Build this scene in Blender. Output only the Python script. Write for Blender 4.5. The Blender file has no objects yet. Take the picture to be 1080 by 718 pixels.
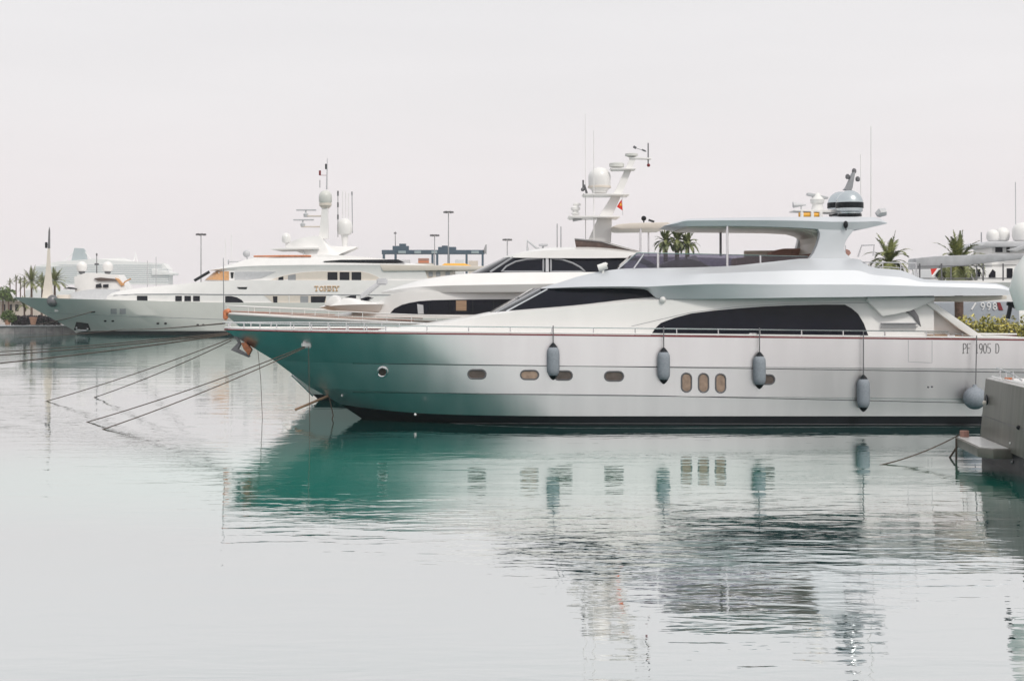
import bpy, bmesh, math, random
from mathutils import Vector, Matrix
from mathutils.bvhtree import BVHTree
random.seed(7)
S = bpy.context.scene
C = S.collection
R = math.radians
# ------------------------------------------------------------------ camera, sky, sun, exposure
CH = 4.9            # camera height above the water
WL = 0.2            # water level
F = 1483.0          # focal length in pixels of the 1080 wide photograph
HZ = 316.0          # row of the horizon
cam = bpy.data.cameras.new('camera')
camo = bpy.data.objects.new('camera', cam); C.objects.link(camo)
camo.location = (0, 0, CH); camo.rotation_euler = (R(90), 0, 0)
cam.sensor_width = 36; cam.lens = F / 1080 * 36
cam.shift_y = -43 / 1080
cam.clip_start = 0.1; cam.clip_end = 12000
S.camera = camo

SUN_EL, SUN_AZ = R(48), R(150)      # azimuth clockwise from +Y
w = bpy.data.worlds.new('World'); S.world = w; w.use_nodes = True
nt = w.node_tree; nt.nodes.clear()
out = nt.nodes.new('ShaderNodeOutputWorld')
sky = nt.nodes.new('ShaderNodeTexSky'); sky.sky_type = 'NISHITA'; sky.sun_disc = False
sky.sun_elevation = SUN_EL; sky.sun_rotation = SUN_AZ; sky.dust_density = 6; sky.air_density = 1.2
b1 = nt.nodes.new('ShaderNodeBackground'); b1.inputs['Strength'].default_value = 0.07
nt.links.new(sky.outputs[0], b1.inputs[0])
b2 = nt.nodes.new('ShaderNodeBackground'); b2.inputs[1].default_value = 1.0
wc = nt.nodes.new('ShaderNodeTexCoord'); sx = nt.nodes.new('ShaderNodeSeparateXYZ'); nt.links.new(wc.outputs['Generated'], sx.inputs[0])
wr = nt.nodes.new('ShaderNodeValToRGB'); wr.color_ramp.elements[0].position = 0; wr.color_ramp.elements[0].color = (.87, .795, .82, 1)
wr.color_ramp.elements[1].position = .32; wr.color_ramp.elements[1].color = (.82, .815, .818, 1)
e = wr.color_ramp.elements.new(.14); e.color = (.84, .813, .822, 1)
wm = nt.nodes.new('ShaderNodeMapping'); wm.inputs['Scale'].default_value = (1.2, 1.2, 9); nt.links.new(wc.outputs['Generated'], wm.inputs[0])
wn_ = nt.nodes.new('ShaderNodeTexNoise'); wn_.inputs['Scale'].default_value = 2.2; wn_.inputs['Detail'].default_value = 5; nt.links.new(wm.outputs[0], wn_.inputs[0])
wv = nt.nodes.new('ShaderNodeMapRange'); wv.inputs[3].default_value = .94; wv.inputs[4].default_value = 1.06; nt.links.new(wn_.outputs['Fac'], wv.inputs[0])
wx = nt.nodes.new('ShaderNodeVectorMath'); wx.operation = 'SCALE'; nt.links.new(wr.outputs[0], wx.inputs[0]); nt.links.new(wv.outputs[0], wx.inputs['Scale'])
nt.links.new(sx.outputs['Z'], wr.inputs[0]); nt.links.new(wx.outputs[0], b2.inputs[0])
mx = nt.nodes.new('ShaderNodeMixShader'); mx.inputs[0].default_value = 0.86
nt.links.new(b1.outputs[0], mx.inputs[1]); nt.links.new(b2.outputs[0], mx.inputs[2])
nt.links.new(mx.outputs[0], out.inputs[0])

sl = bpy.data.lights.new('sun', 'SUN'); sl.energy = 1.5; sl.angle = R(10); sl.color = (1, .95, .88)
so = bpy.data.objects.new('sun', sl); C.objects.link(so)
sd = Vector((math.sin(SUN_AZ) * math.cos(SUN_EL), math.cos(SUN_AZ) * math.cos(SUN_EL), math.sin(SUN_EL)))
so.rotation_euler = (-sd).to_track_quat('-Z', 'Y').to_euler(); so.location = (40, -40, 60)

S.view_settings.view_transform = 'Standard'
try: S.view_settings.look = 'None'
except Exception: pass
S.view_settings.exposure = 0.2; S.view_settings.gamma = 1; S.view_settings.use_curve_mapping = False
S.render.engine = 'CYCLES'
S.cycles.use_denoising = True
S.cycles.max_bounces = 8; S.cycles.volume_bounces = 2; S.cycles.transparent_max_bounces = 12
S.cycles.caustics_reflective = False; S.cycles.caustics_refractive = False

# ------------------------------------------------------------------ materials
M = {}
def mat(name, col, rough=.45, metal=0., var=.06, scale=3., spec=.5, coat=0., bump=0., bscale=40., col2=None, stretch=None, island=0.):
    m = bpy.data.materials.new(name); m.use_nodes = True
    t = m.node_tree; n = t.nodes; p = n['Principled BSDF']
    p.inputs['Roughness'].default_value = rough; p.inputs['Metallic'].default_value = metal
    p.inputs['Specular IOR Level'].default_value = spec; p.inputs['Coat Weight'].default_value = coat
    tc = n.new('ShaderNodeTexCoord'); src = tc.outputs['Object']
    if stretch:
        mp = n.new('ShaderNodeMapping'); mp.inputs['Scale'].default_value = stretch
        t.links.new(src, mp.inputs[0]); src = mp.outputs[0]
    ns = n.new('ShaderNodeTexNoise'); ns.inputs['Scale'].default_value = scale; ns.inputs['Detail'].default_value = 6
    t.links.new(src, ns.inputs[0])
    rp = n.new('ShaderNodeValToRGB')
    c2 = col2 if col2 else tuple(min(1, c * (1 + var)) for c in col)
    c1 = tuple(c * (1 - var) for c in col)
    rp.color_ramp.elements[0].position = .3; rp.color_ramp.elements[1].position = .7
    rp.color_ramp.elements[0].color = (*c1, 1); rp.color_ramp.elements[1].color = (*c2, 1)
    t.links.new(ns.outputs['Fac'], rp.inputs[0])
    colout = rp.outputs[0]
    if island:
        g = n.new('ShaderNodeNewGeometry'); hs = n.new('ShaderNodeHueSaturation')
        mr = n.new('ShaderNodeMapRange'); mr.inputs[3].default_value = 1 - island; mr.inputs[4].default_value = 1 + island
        t.links.new(g.outputs['Random Per Island'], mr.inputs[0]); t.links.new(mr.outputs[0], hs.inputs['Value'])
        t.links.new(colout, hs.inputs['Color']); colout = hs.outputs[0]
    t.links.new(colout, p.inputs['Base Color'])
    rr = n.new('ShaderNodeMapRange'); rr.inputs[3].default_value = max(0, rough * .8); rr.inputs[4].default_value = min(1, rough * 1.2)
    t.links.new(ns.outputs['Fac'], rr.inputs[0]); t.links.new(rr.outputs[0], p.inputs['Roughness'])
    if bump:
        nb = n.new('ShaderNodeTexNoise'); nb.inputs['Scale'].default_value = bscale; nb.inputs['Detail'].default_value = 4
        t.links.new(src, nb.inputs[0])
        bp = n.new('ShaderNodeBump'); bp.inputs['Strength'].default_value = 1; bp.inputs['Distance'].default_value = bump
        t.links.new(nb.outputs['Fac'], bp.inputs['Height']); t.links.new(bp.outputs[0], p.inputs['Normal'])
    M[name] = m
    return m
mat('silver', (.80, .785, .79), .345, 1., .035, 1.1, stretch=(1.6, 1, .18))
mat('silver_top', (.61, .635, .67), .5, .35, .03, .8)
mat('white', (.80, .795, .785), .36, 0, .025, 1.2, coat=.3)
mat('cream', (.70, .64, .57), .4, 0, .03, 1.2)
mat('hullwhite', (.72, .735, .71), .22, .12, .03, .5, coat=.4)
mat('greywhite', (.63, .64, .61), .4, 0, .03, .5)
mat('black', (.010, .012, .016), .4, 0, .2, 2, spec=.2)
mat('glass', (.006, .007, .014), .08, 0, .2, 1.5, spec=.2)
mat('glass_brown', (.09, .06, .05), .1, 0, .3, 4)
mat('port_glass', (.34, .24, .18), .12, 0, .25, 5)
mat('port_dark', (.10, .075, .065), .12, 0, .25, 5)
mat('red', (.19, .012, .018), .35)
mat('crimson', (.55, .035, .03), .5)
mat('orange', (.62, .22, .10), .55, 0, .3, 6)
mat('yellow', (.80, .42, .05), .45)
mat('gold', (.62, .36, .12), .35, .3)
mat('steel', (.72, .72, .73), .18, .9, .03, 4)
mat('darksteel', (.16, .16, .17), .4, .5)
mat('grey', (.30, .31, .33), .5)
mat('lightgrey', (.52, .53, .55), .45)
mat('fender', (.27, .30, .34), .85, 0, .12, 14, bump=.004, bscale=60)
mat('rope', (.10, .075, .06), .9, 0, .3, 30)
mat('wood', (.52, .34, .22), .4, 0, .2, 3, stretch=(.4, 6, 6))
mat('amber', (.62, .33, .14), .35, 0, .15, 3)
mat('teak', (.34, .22, .14), .6, 0, .2, 4, stretch=(.4, 8, 4))
mat('cushion', (.40, .22, .18), .85, 0, .15, 8)
mat('boat_grey', (.135, .13, .112), .36, 0, .3, 1.3, spec=.4, stretch=(3, 3, .35), bump=.004, bscale=2.)
mat('stone', (.30, .29, .29), .85, 0, .25, 1.5, bump=.02, bscale=6)
mat('ground', (.36, .33, .30), .9, 0, .2, .2)
mat('trunk', (.11, .07, .055), .9, 0, .35, 6, bump=.03, bscale=12)
mat('frond', (.08, .12, .035), .5, 0, .3, .9, island=.5, col2=(.24, .25, .08))
mat('hedge', (.26, .29, .06), .55, 0, .3, 1.4, island=.5, col2=(.60, .52, .16))
mat('bush', (.05, .10, .02), .55, 0, .3, 1.4, island=.5, col2=(.12, .18, .04))
mat('darkhedge', (.03, .022, .03), .8, 0, .3, 1.4, island=.4)
mat('terracotta', (.45, .26, .18), .8)
mat('crane_blue', (.02, .06, .10), .5)
mat('ship_white', (.88, .88, .875), .5)
mat('ship_blue', (.26, .34, .37), .5)
mat('ship_glass', (.60, .63, .64), .4)
mat('facade', (.55, .50, .44), .8, 0, .1, .3)
mat('flag_red', (.60, .03, .02), .7)
mat('patrol', (.30, .33, .37), .4)
mat('canvas', (.40, .41, .43), .85, 0, .12, 3)
mat('letter_white', (.8, .8, .8), .5)
mat('letter_grey', (.12, .12, .12), .5)

def glass_mat(name, tint, alpha):
    m = bpy.data.materials.new(name); m.use_nodes = True
    t = m.node_tree; n = t.nodes; n.clear()
    o = n.new('ShaderNodeOutputMaterial'); tr = n.new('ShaderNodeBsdfTransparent'); tr.inputs[0].default_value = (*tint, 1)
    gl = n.new('ShaderNodeBsdfGlossy'); gl.inputs['Roughness'].default_value = .05
    fr = n.new('ShaderNodeFresnel'); fr.inputs[0].default_value = 1.5
    ad = n.new('ShaderNodeMath'); ad.operation = 'ADD'; ad.inputs[1].default_value = alpha
    mx = n.new('ShaderNodeMixShader')
    t.links.new(fr.outputs[0], ad.inputs[0]); t.links.new(ad.outputs[0], mx.inputs[0])
    t.links.new(tr.outputs[0], mx.inputs[1]); t.links.new(gl.outputs[0], mx.inputs[2]); t.links.new(mx.outputs[0], o.inputs[0])
    M[name] = m
mat('dome_silver', (.56, .61, .64), .22, .75, .03, 2)
glass_mat('tint', (.52, .51, .58), .03)

# ------------------------------------------------------------------ mesh helpers
def P(px, py, D):
    return Vector(((px - 540) * D / F, D, CH - (py - HZ) * D / F))
CAM = Vector((0, 0, CH))
OFF = {}
def pchip(xs, ys, x):
    n = len(xs)
    h = [xs[i + 1] - xs[i] for i in range(n - 1)]; d = [(ys[i + 1] - ys[i]) / h[i] for i in range(n - 1)]
    m = [d[0]] + [0 if d[i - 1] * d[i] <= 0 else 2 * d[i - 1] * d[i] / (d[i - 1] + d[i]) for i in range(1, n - 1)] + [d[-1]]
    x = min(max(x, xs[0]), xs[-1]); i = 0
    while i < n - 2 and x > xs[i + 1]: i += 1
    t = (x - xs[i]) / h[i]; t2 = t * t; t3 = t2 * t
    return (2 * t3 - 3 * t2 + 1) * ys[i] + (t3 - 2 * t2 + t) * h[i] * m[i] + (-2 * t3 + 3 * t2) * ys[i + 1] + (t3 - t2) * h[i] * m[i + 1]

class MB:
    def __init__(s): s.bm = bmesh.new()
    def verts(s, pts): return [s.bm.verts.new(p) for p in pts]
    def face(s, vs):
        vs2 = []
        for v in vs:
            if v not in vs2: vs2.append(v)
        if len(vs2) > 2:
            try: return s.bm.faces.new(vs2)
            except ValueError: return None
    def poly(s, pts): return s.face(s.verts(pts))
    def grid(s, g, cu=False):
        V = [s.verts(r) for r in g]
        for i in range(len(V) - 1):
            for j in range(len(V[0]) - (0 if cu else 1)):
                k = (j + 1) % len(V[0])
                s.face([V[i][j], V[i][k], V[i + 1][k], V[i + 1][j]])
        return V
    def prism(s, pts, d0, d1, bev=0., rel=None):
        """outline in photo pixels read at depth rel (d0 if none), real thickness d0..d1"""
        a = [P(x, y, rel or d0) for x, y in pts]
        return s.extr([Vector((p.x, d0, p.z)) for p in a], Vector((0, d1 - d0, 0)), bev)
    def extr(s, pts, vec, bev=0.):
        t = bmesh.new()
        A = [t.verts.new(p) for p in pts]; B = [t.verts.new(Vector(p) + vec) for p in pts]
        n = len(pts); t.faces.new(A); t.faces.new(B[::-1])
        for i in range(n): t.faces.new([A[i], B[i], B[(i + 1) % n], A[(i + 1) % n]])
        bmesh.ops.recalc_face_normals(t, faces=t.faces)
        if bev: bmesh.ops.bevel(t, geom=[e for e in t.edges], offset=bev, segments=2, affect='EDGES', profile=.6)
        s.join(t)
    def join(s, t):
        me = bpy.data.meshes.new('tmp'); t.to_mesh(me); t.free(); s.bm.from_mesh(me); bpy.data.meshes.remove(me)
    def box(s, c, size, bev=0., rot=None):
        t = bmesh.new(); bmesh.ops.create_cube(t, size=1)
        for v in t.verts: v.co = Vector((v.co.x * size[0], v.co.y * size[1], v.co.z * size[2]))
        if bev: bmesh.ops.bevel(t, geom=list(t.edges), offset=bev, segments=2, affect='EDGES')
        if rot: bmesh.ops.rotate(t, verts=t.verts, cent=(0, 0, 0), matrix=rot)
        bmesh.ops.translate(t, verts=t.verts, vec=Vector(c)); s.join(t)
    def tube(s, pts, r, n=8, closed=False, cap=True):
        pts = [Vector(p) for p in pts]; N = len(pts)
        rr = r if isinstance(r, (list, tuple)) else [r] * N
        rings = []; prev = None
        for i, p in enumerate(pts):
            a = pts[(i - 1) % N] if (i or closed) else p; b = pts[(i + 1) % N] if (i < N - 1 or closed) else p
            d = (b - a)
            d = d.normalized() if d.length > 1e-9 else Vector((0, 0, 1))
            if prev is None:
                u = d.orthogonal().normalized()
            else:
                u = (prev - d * prev.dot(d)); u = u.normalized() if u.length > 1e-6 else d.orthogonal().normalized()
            prev = u; v = d.cross(u)
            rings.append([p + (u * math.cos(2 * math.pi * k / n) + v * math.sin(2 * math.pi * k / n)) * rr[i] for k in range(n)])
        if closed: rings.append(rings[0])
        V = s.grid(rings, True)
        if cap and not closed: s.face(V[0][::-1]); s.face(V[-1])
    def lathe(s, prof, c, n=24, axis=None):
        c = Vector(c); q = Vector((0, 0, 1)).rotation_difference(Vector(axis)) if axis else None
        rings = []
        for r, z in prof:
            ring = []
            for k in range(n):
                a = 2 * math.pi * k / n; p = Vector((max(r, 1e-4) * math.cos(a), max(r, 1e-4) * math.sin(a), z))
                if q: p = q @ p
                ring.append(c + p)
            rings.append(ring)
        V = s.grid(rings, True); s.face(V[0][::-1]); s.face(V[-1])
    def ball(s, c, r, n=20, sz=1.):
        k = 10
        s.lathe([(r * math.sin(math.pi * i / k), -r * sz * math.cos(math.pi * i / k)) for i in range(k + 1)], c, n)
    def loft(s, rows, yc, nu=8, top=True, bottom=True, ends=True, camber=0., smooth_v=0):
        """rows bottom to top of (x, z, half beam); smoothed along the length, mirrored about yc"""
        g = []
        for r in rows:
            ts = list(range(len(r))); line = []
            for i in range((len(r) - 1) * nu + 1):
                t = i / nu
                line.append(tuple(pchip(ts, [q[k] for q in r], t) for k in range(3)))
            g.append(line)
        if smooth_v:
            g2 = []; ts = list(range(len(g)))
            for i in range((len(g) - 1) * smooth_v + 1):
                g2.append([tuple(pchip(ts, [g[q][j][k] for q in range(len(g))], i / smooth_v) for k in range(3)) for j in range(len(g[0]))])
            g = g2
        near = [[Vector((x, yc - hb, z)) for x, z, hb in l] for l in g]
        far = [[Vector((x, yc + hb, z)) for x, z, hb in l] for l in g]
        A = s.grid(near); B = s.grid(far)
        n = len(A[0])
        def strip(a, b):
            for j in range(n - 1): s.face([a[j], a[j + 1], b[j + 1], b[j]])
        if top:
            mid = s.verts([(p + q) / 2 + Vector((0, 0, camber * min(1, abs(q.y - p.y) / 4))) for p, q in zip(near[-1], far[-1])])
            strip(A[-1], mid); strip(mid, B[-1])
            if ends:
                s.face([A[-1][0], mid[0], B[-1][0]]); s.face([A[-1][-1], mid[-1], B[-1][-1]])
        if bottom: strip(A[0], B[0])
        if ends:
            for j in (0, n - 1):
                for i in range(len(A) - 1): s.face([A[i][j], B[i][j], B[i + 1][j], A[i + 1][j]])
        bmesh.ops.remove_doubles(s.bm, verts=s.bm.verts, dist=.0004)
        return s
    def bvh(s):
        bmesh.ops.recalc_face_normals(s.bm, faces=s.bm.faces)
        return BVHTree.FromBMesh(s.bm)

def proj(px, py, bvh, off=.01):
    d = (P(px, py, 10) - CAM).normalized()
    l, n, i, dist = bvh.ray_cast(CAM, d)
    if l is None: return None
    if n.dot(d) > 0: n = -n
    return l + n * off
def span(poly, x):
    ys = []
    for i in range(len(poly)):
        (x0, y0), (x1, y1) = poly[i], poly[(i + 1) % len(poly)]
        if x0 != x1 and min(x0, x1) - 1e-6 <= x <= max(x0, x1) + 1e-6: ys.append(y0 + (y1 - y0) * (x - x0) / (x1 - x0))
    return (min(ys), max(ys)) if ys else None
def panel(mb, bvh, poly, off=.012, N=14, Mr=3, thick=.05):
    """a pane of real thickness laid onto the surface that the outline (photo pixels) falls on"""
    xs = [p[0] for p in poly]; a, b = min(xs), max(xs)
    xv = sorted(set([a + (b - a) * (.5 - .5 * math.cos(math.pi * i / N)) for i in range(N + 1)] + [x for x in xs]))
    xv = [x for i, x in enumerate(xv) if i == 0 or x - xv[i - 1] > (b - a) * .002]
    g = []
    for x in xv:
        x = min(max(x, a + 1e-4), b - 1e-4)
        sp = span(poly, x)
        if not sp: continue
        col = [proj(x, sp[0] + (sp[1] - sp[0]) * j / Mr, bvh, off) for j in range(Mr + 1)]
        if any(c is None for c in col): continue
        g.append(col)
    if len(g) < 2: return
    V = mb.grid(g)
    rim = [c for c in V[0]] + [V[i][-1] for i in range(1, len(V))] + V[-1][-2::-1] + [V[i][0] for i in range(len(V) - 2, 0, -1)]
    bk = mb.verts([v.co + Vector((0, thick, 0)) for v in rim])
    n = len(rim)
    for i in range(n): mb.face([rim[i], rim[(i + 1) % n], bk[(i + 1) % n], bk[i]])
def line_on(mb, bvh, pts, r, off=.005, step=6, closed=False, n=6):
    q = []
    pp = list(pts) + ([pts[0]] if closed else [])
    for (x0, y0), (x1, y1) in zip(pp, pp[1:]):
        k = max(1, int(math.hypot(x1 - x0, y1 - y0) / step))
        for i in range(k): q.append((x0 + (x1 - x0) * i / k, y0 + (y1 - y0) * i / k))
    if not closed: q.append(pp[-1])
    w = [proj(x, y, bvh, off) for x, y in q]; w = [p for p in w if p is not None]
    if len(w) > 1: mb.tube(w, r, n, closed)
def capsule(cx, cy, wd, h, n=7):
    r = min(wd, h) / 2; p = []
    if wd >= h:
        for i in range(n + 1): a = -math.pi / 2 + math.pi * i / n; p.append((cx + wd / 2 - r + r * math.cos(a), cy + r * math.sin(a)))
        for i in range(n + 1): a = math.pi / 2 + math.pi * i / n; p.append((cx - wd / 2 + r + r * math.cos(a), cy + r * math.sin(a)))
    else:
        for i in range(n + 1): a = math.pi * i / n; p.append((cx + r * math.cos(a), cy + h / 2 - r + r * math.sin(a)))
        for i in range(n + 1): a = math.pi + math.pi * i / n; p.append((cx + r * math.cos(a), cy - h / 2 + r + r * math.sin(a)))
    return p

def build(mb, name, m, parent=None, smooth=True, loc=None, angle=32):
    bm = mb.bm
    bmesh.ops.recalc_face_normals(bm, faces=bm.faces)
    for f in bm.faces: f.smooth = smooth
    for e in bm.edges:
        if len(e.link_faces) == 2 and e.calc_face_angle(0) > R(angle): e.smooth = False
    if parent is not None: off = OFF[parent.name]
    elif loc is not None: off = Vector(loc)
    else:
        xs = [v.co for v in bm.verts]
        off = Vector(((min(v.x for v in xs) + max(v.x for v in xs)) / 2, (min(v.y for v in xs) + max(v.y for v in xs)) / 2, min(v.z for v in xs)))
    bmesh.ops.translate(bm, verts=bm.verts, vec=-off)
    me = bpy.data.meshes.new(name); bm.to_mesh(me); bm.free()
    me.materials.append(M[m])
    o = bpy.data.objects.new(name, me); C.objects.link(o)
    if parent is not None: o.parent = parent
    else: o.location = off
    OFF[o.name] = off
    return o
def thing(name, loc, label, cat, group=None):
    o = bpy.data.objects.new(name, None); C.objects.link(o); o.location = loc; o.empty_display_size = .3
    OFF[o.name] = Vector(loc); return tag(o, label, cat, group)
def tag(o, label=None, cat=None, group=None, kind=None):
    if label: o['label'] = label
    if cat: o['category'] = cat
    if group: o['group'] = group
    if kind: o['kind'] = kind
    return o
def part(name, m, parent, fn, smooth=True, label=None, angle=32):
    b = MB(); fn(b); o = build(b, name, m, parent, smooth, angle=angle)
    if label: o['label'] = label
    return o

# letters as strokes (unit box .62 wide, 1 high), serif ends as short bars
def arc(cx, cy, rx, ry, a0, a1, n=10):
    return [(cx + rx * math.cos(R(a0 + (a1 - a0) * i / n)), cy + ry * math.sin(R(a0 + (a1 - a0) * i / n))) for i in range(n + 1)]
LET = {
 'P': ([[(.12, 0), (.12, 1)], [(.12, 1), (.3, 1)] + arc(.3, .74, .22, .26, 90, -90)[1:] + [(.12, .48)]], [(.12, 0)]),
 'F': ([[(.12, 0), (.12, 1), (.54, 1)], [(.12, .52), (.42, .52)]], [(.12, 0)]),
 '1': ([[(.16, .82), (.32, 1), (.32, 0)]], [(.32, 0)]),
 '9': ([arc(.3, .7, .2, .3, 0, 360, 16), arc(.3, .7, .2, .3, 0, -10, 2) + [(.46, .3), (.34, 0), (.2, 0)]], []),
 '8': ([arc(.3, .75, .17, .25, 0, 360, 16), arc(.3, .25, .2, .25, 0, 360, 16)], []),
 '0': ([arc(.3, .5, .21, .5, 0, 360, 20)], []),
 '5': ([[(.5, 1), (.16, 1), (.13, .56), (.28, .6)] + arc(.28, .3, .22, .3, 90, -120)[1:] + [(.1, .1)]], []),
 'D': ([[(.12, 0), (.12, 1), (.26, 1)] + arc(.26, .5, .28, .5, 90, -90)[1:] + [(.12, 0)]], []),
 'T': ([[(.06, .82), (.06, 1), (.58, 1), (.58, .82)], [(.32, 1), (.32, 0)]], [(.32, 0)]),
 'O': ([arc(.32, .5, .25, .5, 0, 360, 20)], []),
 'M': ([[(.06, 0), (.1, 1), (.32, .25), (.54, 1), (.58, 0)]], [(.06, 0), (.58, 0), (.1, 1), (.54, 1)]),
 'Y': ([[(.08, 1), (.32, .5), (.56, 1)], [(.32, .5), (.32, 0)]], [(.32, 0), (.08, 1), (.56, 1)]),
}
def text_on(mb, bvh, txt, x, y, h, adv, r, off=.012, slope=0., serif=.13, wide=1.):
    """letters with baseline y, laid on the surface"""
    for ch in txt:
        if ch != ' ':
            st, sf = LET[ch]
            for s_ in st + [[(a - serif, b), (a + serif, b)] for a, b in sf]:
                w_ = [proj(x + a * adv * wide / .72, y - b * h, bvh, off) for a, b in s_]
                w_ = [q for q in w_ if q is not None]
                if len(w_) > 1: mb.tube(w_, r, 6)
        x += adv; y += slope * adv
    return x

# ------------------------------------------------------------------ the setting: water, land, quays, haze
def water_mat():
    m = bpy.data.materials.new('water'); m.use_nodes = True
    t = m.node_tree; n = t.nodes; n.clear(); L = t.links.new
    o = n.new('ShaderNodeOutputMaterial'); df = n.new('ShaderNodeBsdfDiffuse'); gl = n.new('ShaderNodeBsdfGlossy')
    gl.inputs['Roughness'].default_value = .015; gl.inputs['Color'].default_value = (.985, .985, .98, 1)
    tc = n.new('ShaderNodeTexCoord')
    def noise(sx, sy, sc, det=3., dist=0.):
        mp = n.new('ShaderNodeMapping'); mp.inputs['Scale'].default_value = (sx, sy, 1); L(tc.outputs['Object'], mp.inputs[0])
        ns = n.new('ShaderNodeTexNoise'); ns.inputs['Scale'].default_value = sc; ns.inputs['Detail'].default_value = det
        ns.inputs['Distortion'].default_value = dist; L(mp.outputs[0], ns.inputs[0]); return ns.outputs['Fac']
    def math_(op, a, b):
        q = n.new('ShaderNodeMath'); q.operation = op
        for i, v in enumerate((a, b)):
            if isinstance(v, (int, float)): q.inputs[i].default_value = v
            else: L(v, q.inputs[i])
        return q.outputs[0]
    big = noise(.4, 1., .55, 2., .4)       # slow swell
    mid = noise(.32, 1., 1.9, 2.5, .5)       # wavelets
    fine = noise(.4, 1., 6., 2., .3)
    patch = noise(.5, 1., .045, 2., .5)     # breeze patches
    mr = n.new('ShaderNodeMapRange'); mr.inputs[1].default_value = .42; mr.inputs[2].default_value = .6
    mr.inputs[3].default_value = .28; mr.inputs[4].default_value = 1.15; L(patch, mr.inputs[0])
    h = math_('ADD', math_('MULTIPLY', big, .018), math_('MULTIPLY', math_('ADD', math_('MULTIPLY', mid, .012), math_('MULTIPLY', fine, .0018)), mr.outputs[0]))
    bp = n.new('ShaderNodeBump'); bp.inputs['Strength'].default_value = 1; bp.inputs['Distance'].default_value = 1.0
    L(h, bp.inputs['Height'])
    cr = n.new('ShaderNodeValToRGB')
    cr.color_ramp.elements[0].color = (.001, .074, .068, 1); cr.color_ramp.elements[1].color = (.002, .10, .092, 1)
    L(noise(1, 1, .05, 2), cr.inputs[0])
    # green patch painted into the water colour for the silver bow's emerald reflection
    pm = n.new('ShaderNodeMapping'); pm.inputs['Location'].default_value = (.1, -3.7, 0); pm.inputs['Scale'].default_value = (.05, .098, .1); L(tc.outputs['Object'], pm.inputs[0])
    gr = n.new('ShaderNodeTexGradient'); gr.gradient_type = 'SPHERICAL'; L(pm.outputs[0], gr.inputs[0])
    refl_tint = n.new('ShaderNodeMixRGB'); L(math_('MULTIPLY', gr.outputs['Fac'], 1.6), refl_tint.inputs[0]); L(cr.outputs[0], refl_tint.inputs[1]); refl_tint.inputs[2].default_value = (.003, .33, .23, 1)
    refl_tint.use_clamp = True; L(refl_tint.outputs[0], df.inputs[0])
    lw = n.new('ShaderNodeLayerWeight'); lw.inputs['Blend'].default_value = .5
    L(bp.outputs[0], lw.inputs['Normal']); L(bp.outputs[0], gl.inputs['Normal'])
    fr = n.new('ShaderNodeMapRange'); fr.interpolation_type = 'SMOOTHSTEP'; L(lw.outputs['Facing'], fr.inputs[0])
    fr.inputs[1].default_value = .5; fr.inputs[2].default_value = .78; fr.inputs[3].default_value = .005; fr.inputs[4].default_value = .845
    fac = fr.outputs[0]
    mx = n.new('ShaderNodeMixShader'); L(fac, mx.inputs[0]); L(df.outputs[0], mx.inputs[1]); L(gl.outputs[0], mx.inputs[2])
    L(mx.outputs[0], o.inputs[0]); M['water'] = m
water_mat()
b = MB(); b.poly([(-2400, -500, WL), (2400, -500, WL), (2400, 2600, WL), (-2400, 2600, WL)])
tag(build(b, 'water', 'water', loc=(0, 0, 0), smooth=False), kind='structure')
# far shore behind the superyacht
b = MB(); b.extr([(-900, 212, -1), (900, 212, -1), (900, 212, 1.25), (-900, 212, 1.25)], Vector((0, 600, 0)))
tag(build(b, 'ground', 'ground', loc=(0, 0, 0), smooth=False), kind='structure')
# ------------------------------------------------------------------ the big silver yacht in front
YC = 55.7
def px_rows(rows, yc):      # rows of (px, py, half beam) read at the near side
    return [[(P(x, y, yc - hb).x, P(x, y, yc - hb).z, hb) for x, y, hb in r] for r in rows]
TT = [0, .008, .02, .04, .065, .095, .13, .17, .21, .25, .3, .36, .43, .52, .62, .74, .87, 1]
def hull_rows(spec, xe):
    g = []
    for x0, B, L, p, zf in spec:
        row = []
        for t in TT:
            x = x0 + (xe - x0) * t
            q = min(1, (x - x0) / L)
            row.append((x, zf(t), .03 + B * (1 - (1 - q) ** p)))
        g.append(row)
    return g
lerp = lambda a, b: (lambda t: a + (b - a) * t)
XE = 21.2
yacht = thing('silver_yacht', (4.5, YC, 0), 'long silver yacht with dark teal bow, black windows and a hardtop with domes', 'yacht')
z_boot = lambda t: .56 + .2 * max(0, 1 - t / .16) ** 2
spec = [(-6.78, 3.22, 9.4, 2.3, z_boot), (-7.95, 3.29, 9.5, 2.4, lerp(1.42, 1.16)), (-7.99, 3.315, 9.5, 2.4, lerp(1.435, 1.175)),
        (-9.42, 3.36, 10.6, 2.6, lerp(2.50, 2.30)), (-9.45, 3.38, 10.6, 2.6, lerp(2.515, 2.315)), (-11.38, 3.36, 9.6, 2.55, lerp(3.70, 3.36))]
b = MB(); b.loft(hull_rows(spec, XE), YC, 3, top=False, bottom=False)
hull_bvh = b.bvh()
hull = build(b, 'hull', 'silver', yacht, angle=12)
b = MB(); b.loft(hull_rows([(-3.6, 1.6, 10, 1.6, lerp(-.9, -.9)), (-5.65, 3.08, 9.4, 2.2, lerp(0, 0)), (-6.78, 3.20, 9.4, 2.3, lambda t: z_boot(t) - .004)], XE), YC, 3, top=False, bottom=False)
boot_bvh = b.bvh()
bottom = build(b, 'bottom_paint', 'black', yacht)
part('waterline_groove', 'darksteel', bottom, lambda b: line_on(b, boot_bvh, [(430, 446), (700, 446.5), (1120, 448)], .012, .004, 25))
part('strake_line', 'black', hull, lambda b: line_on(b, hull_bvh, [(372, 383.2), (420, 383.6), (680, 387), (960, 391), (1130, 393.5)], .013, 0, 8))
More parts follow.
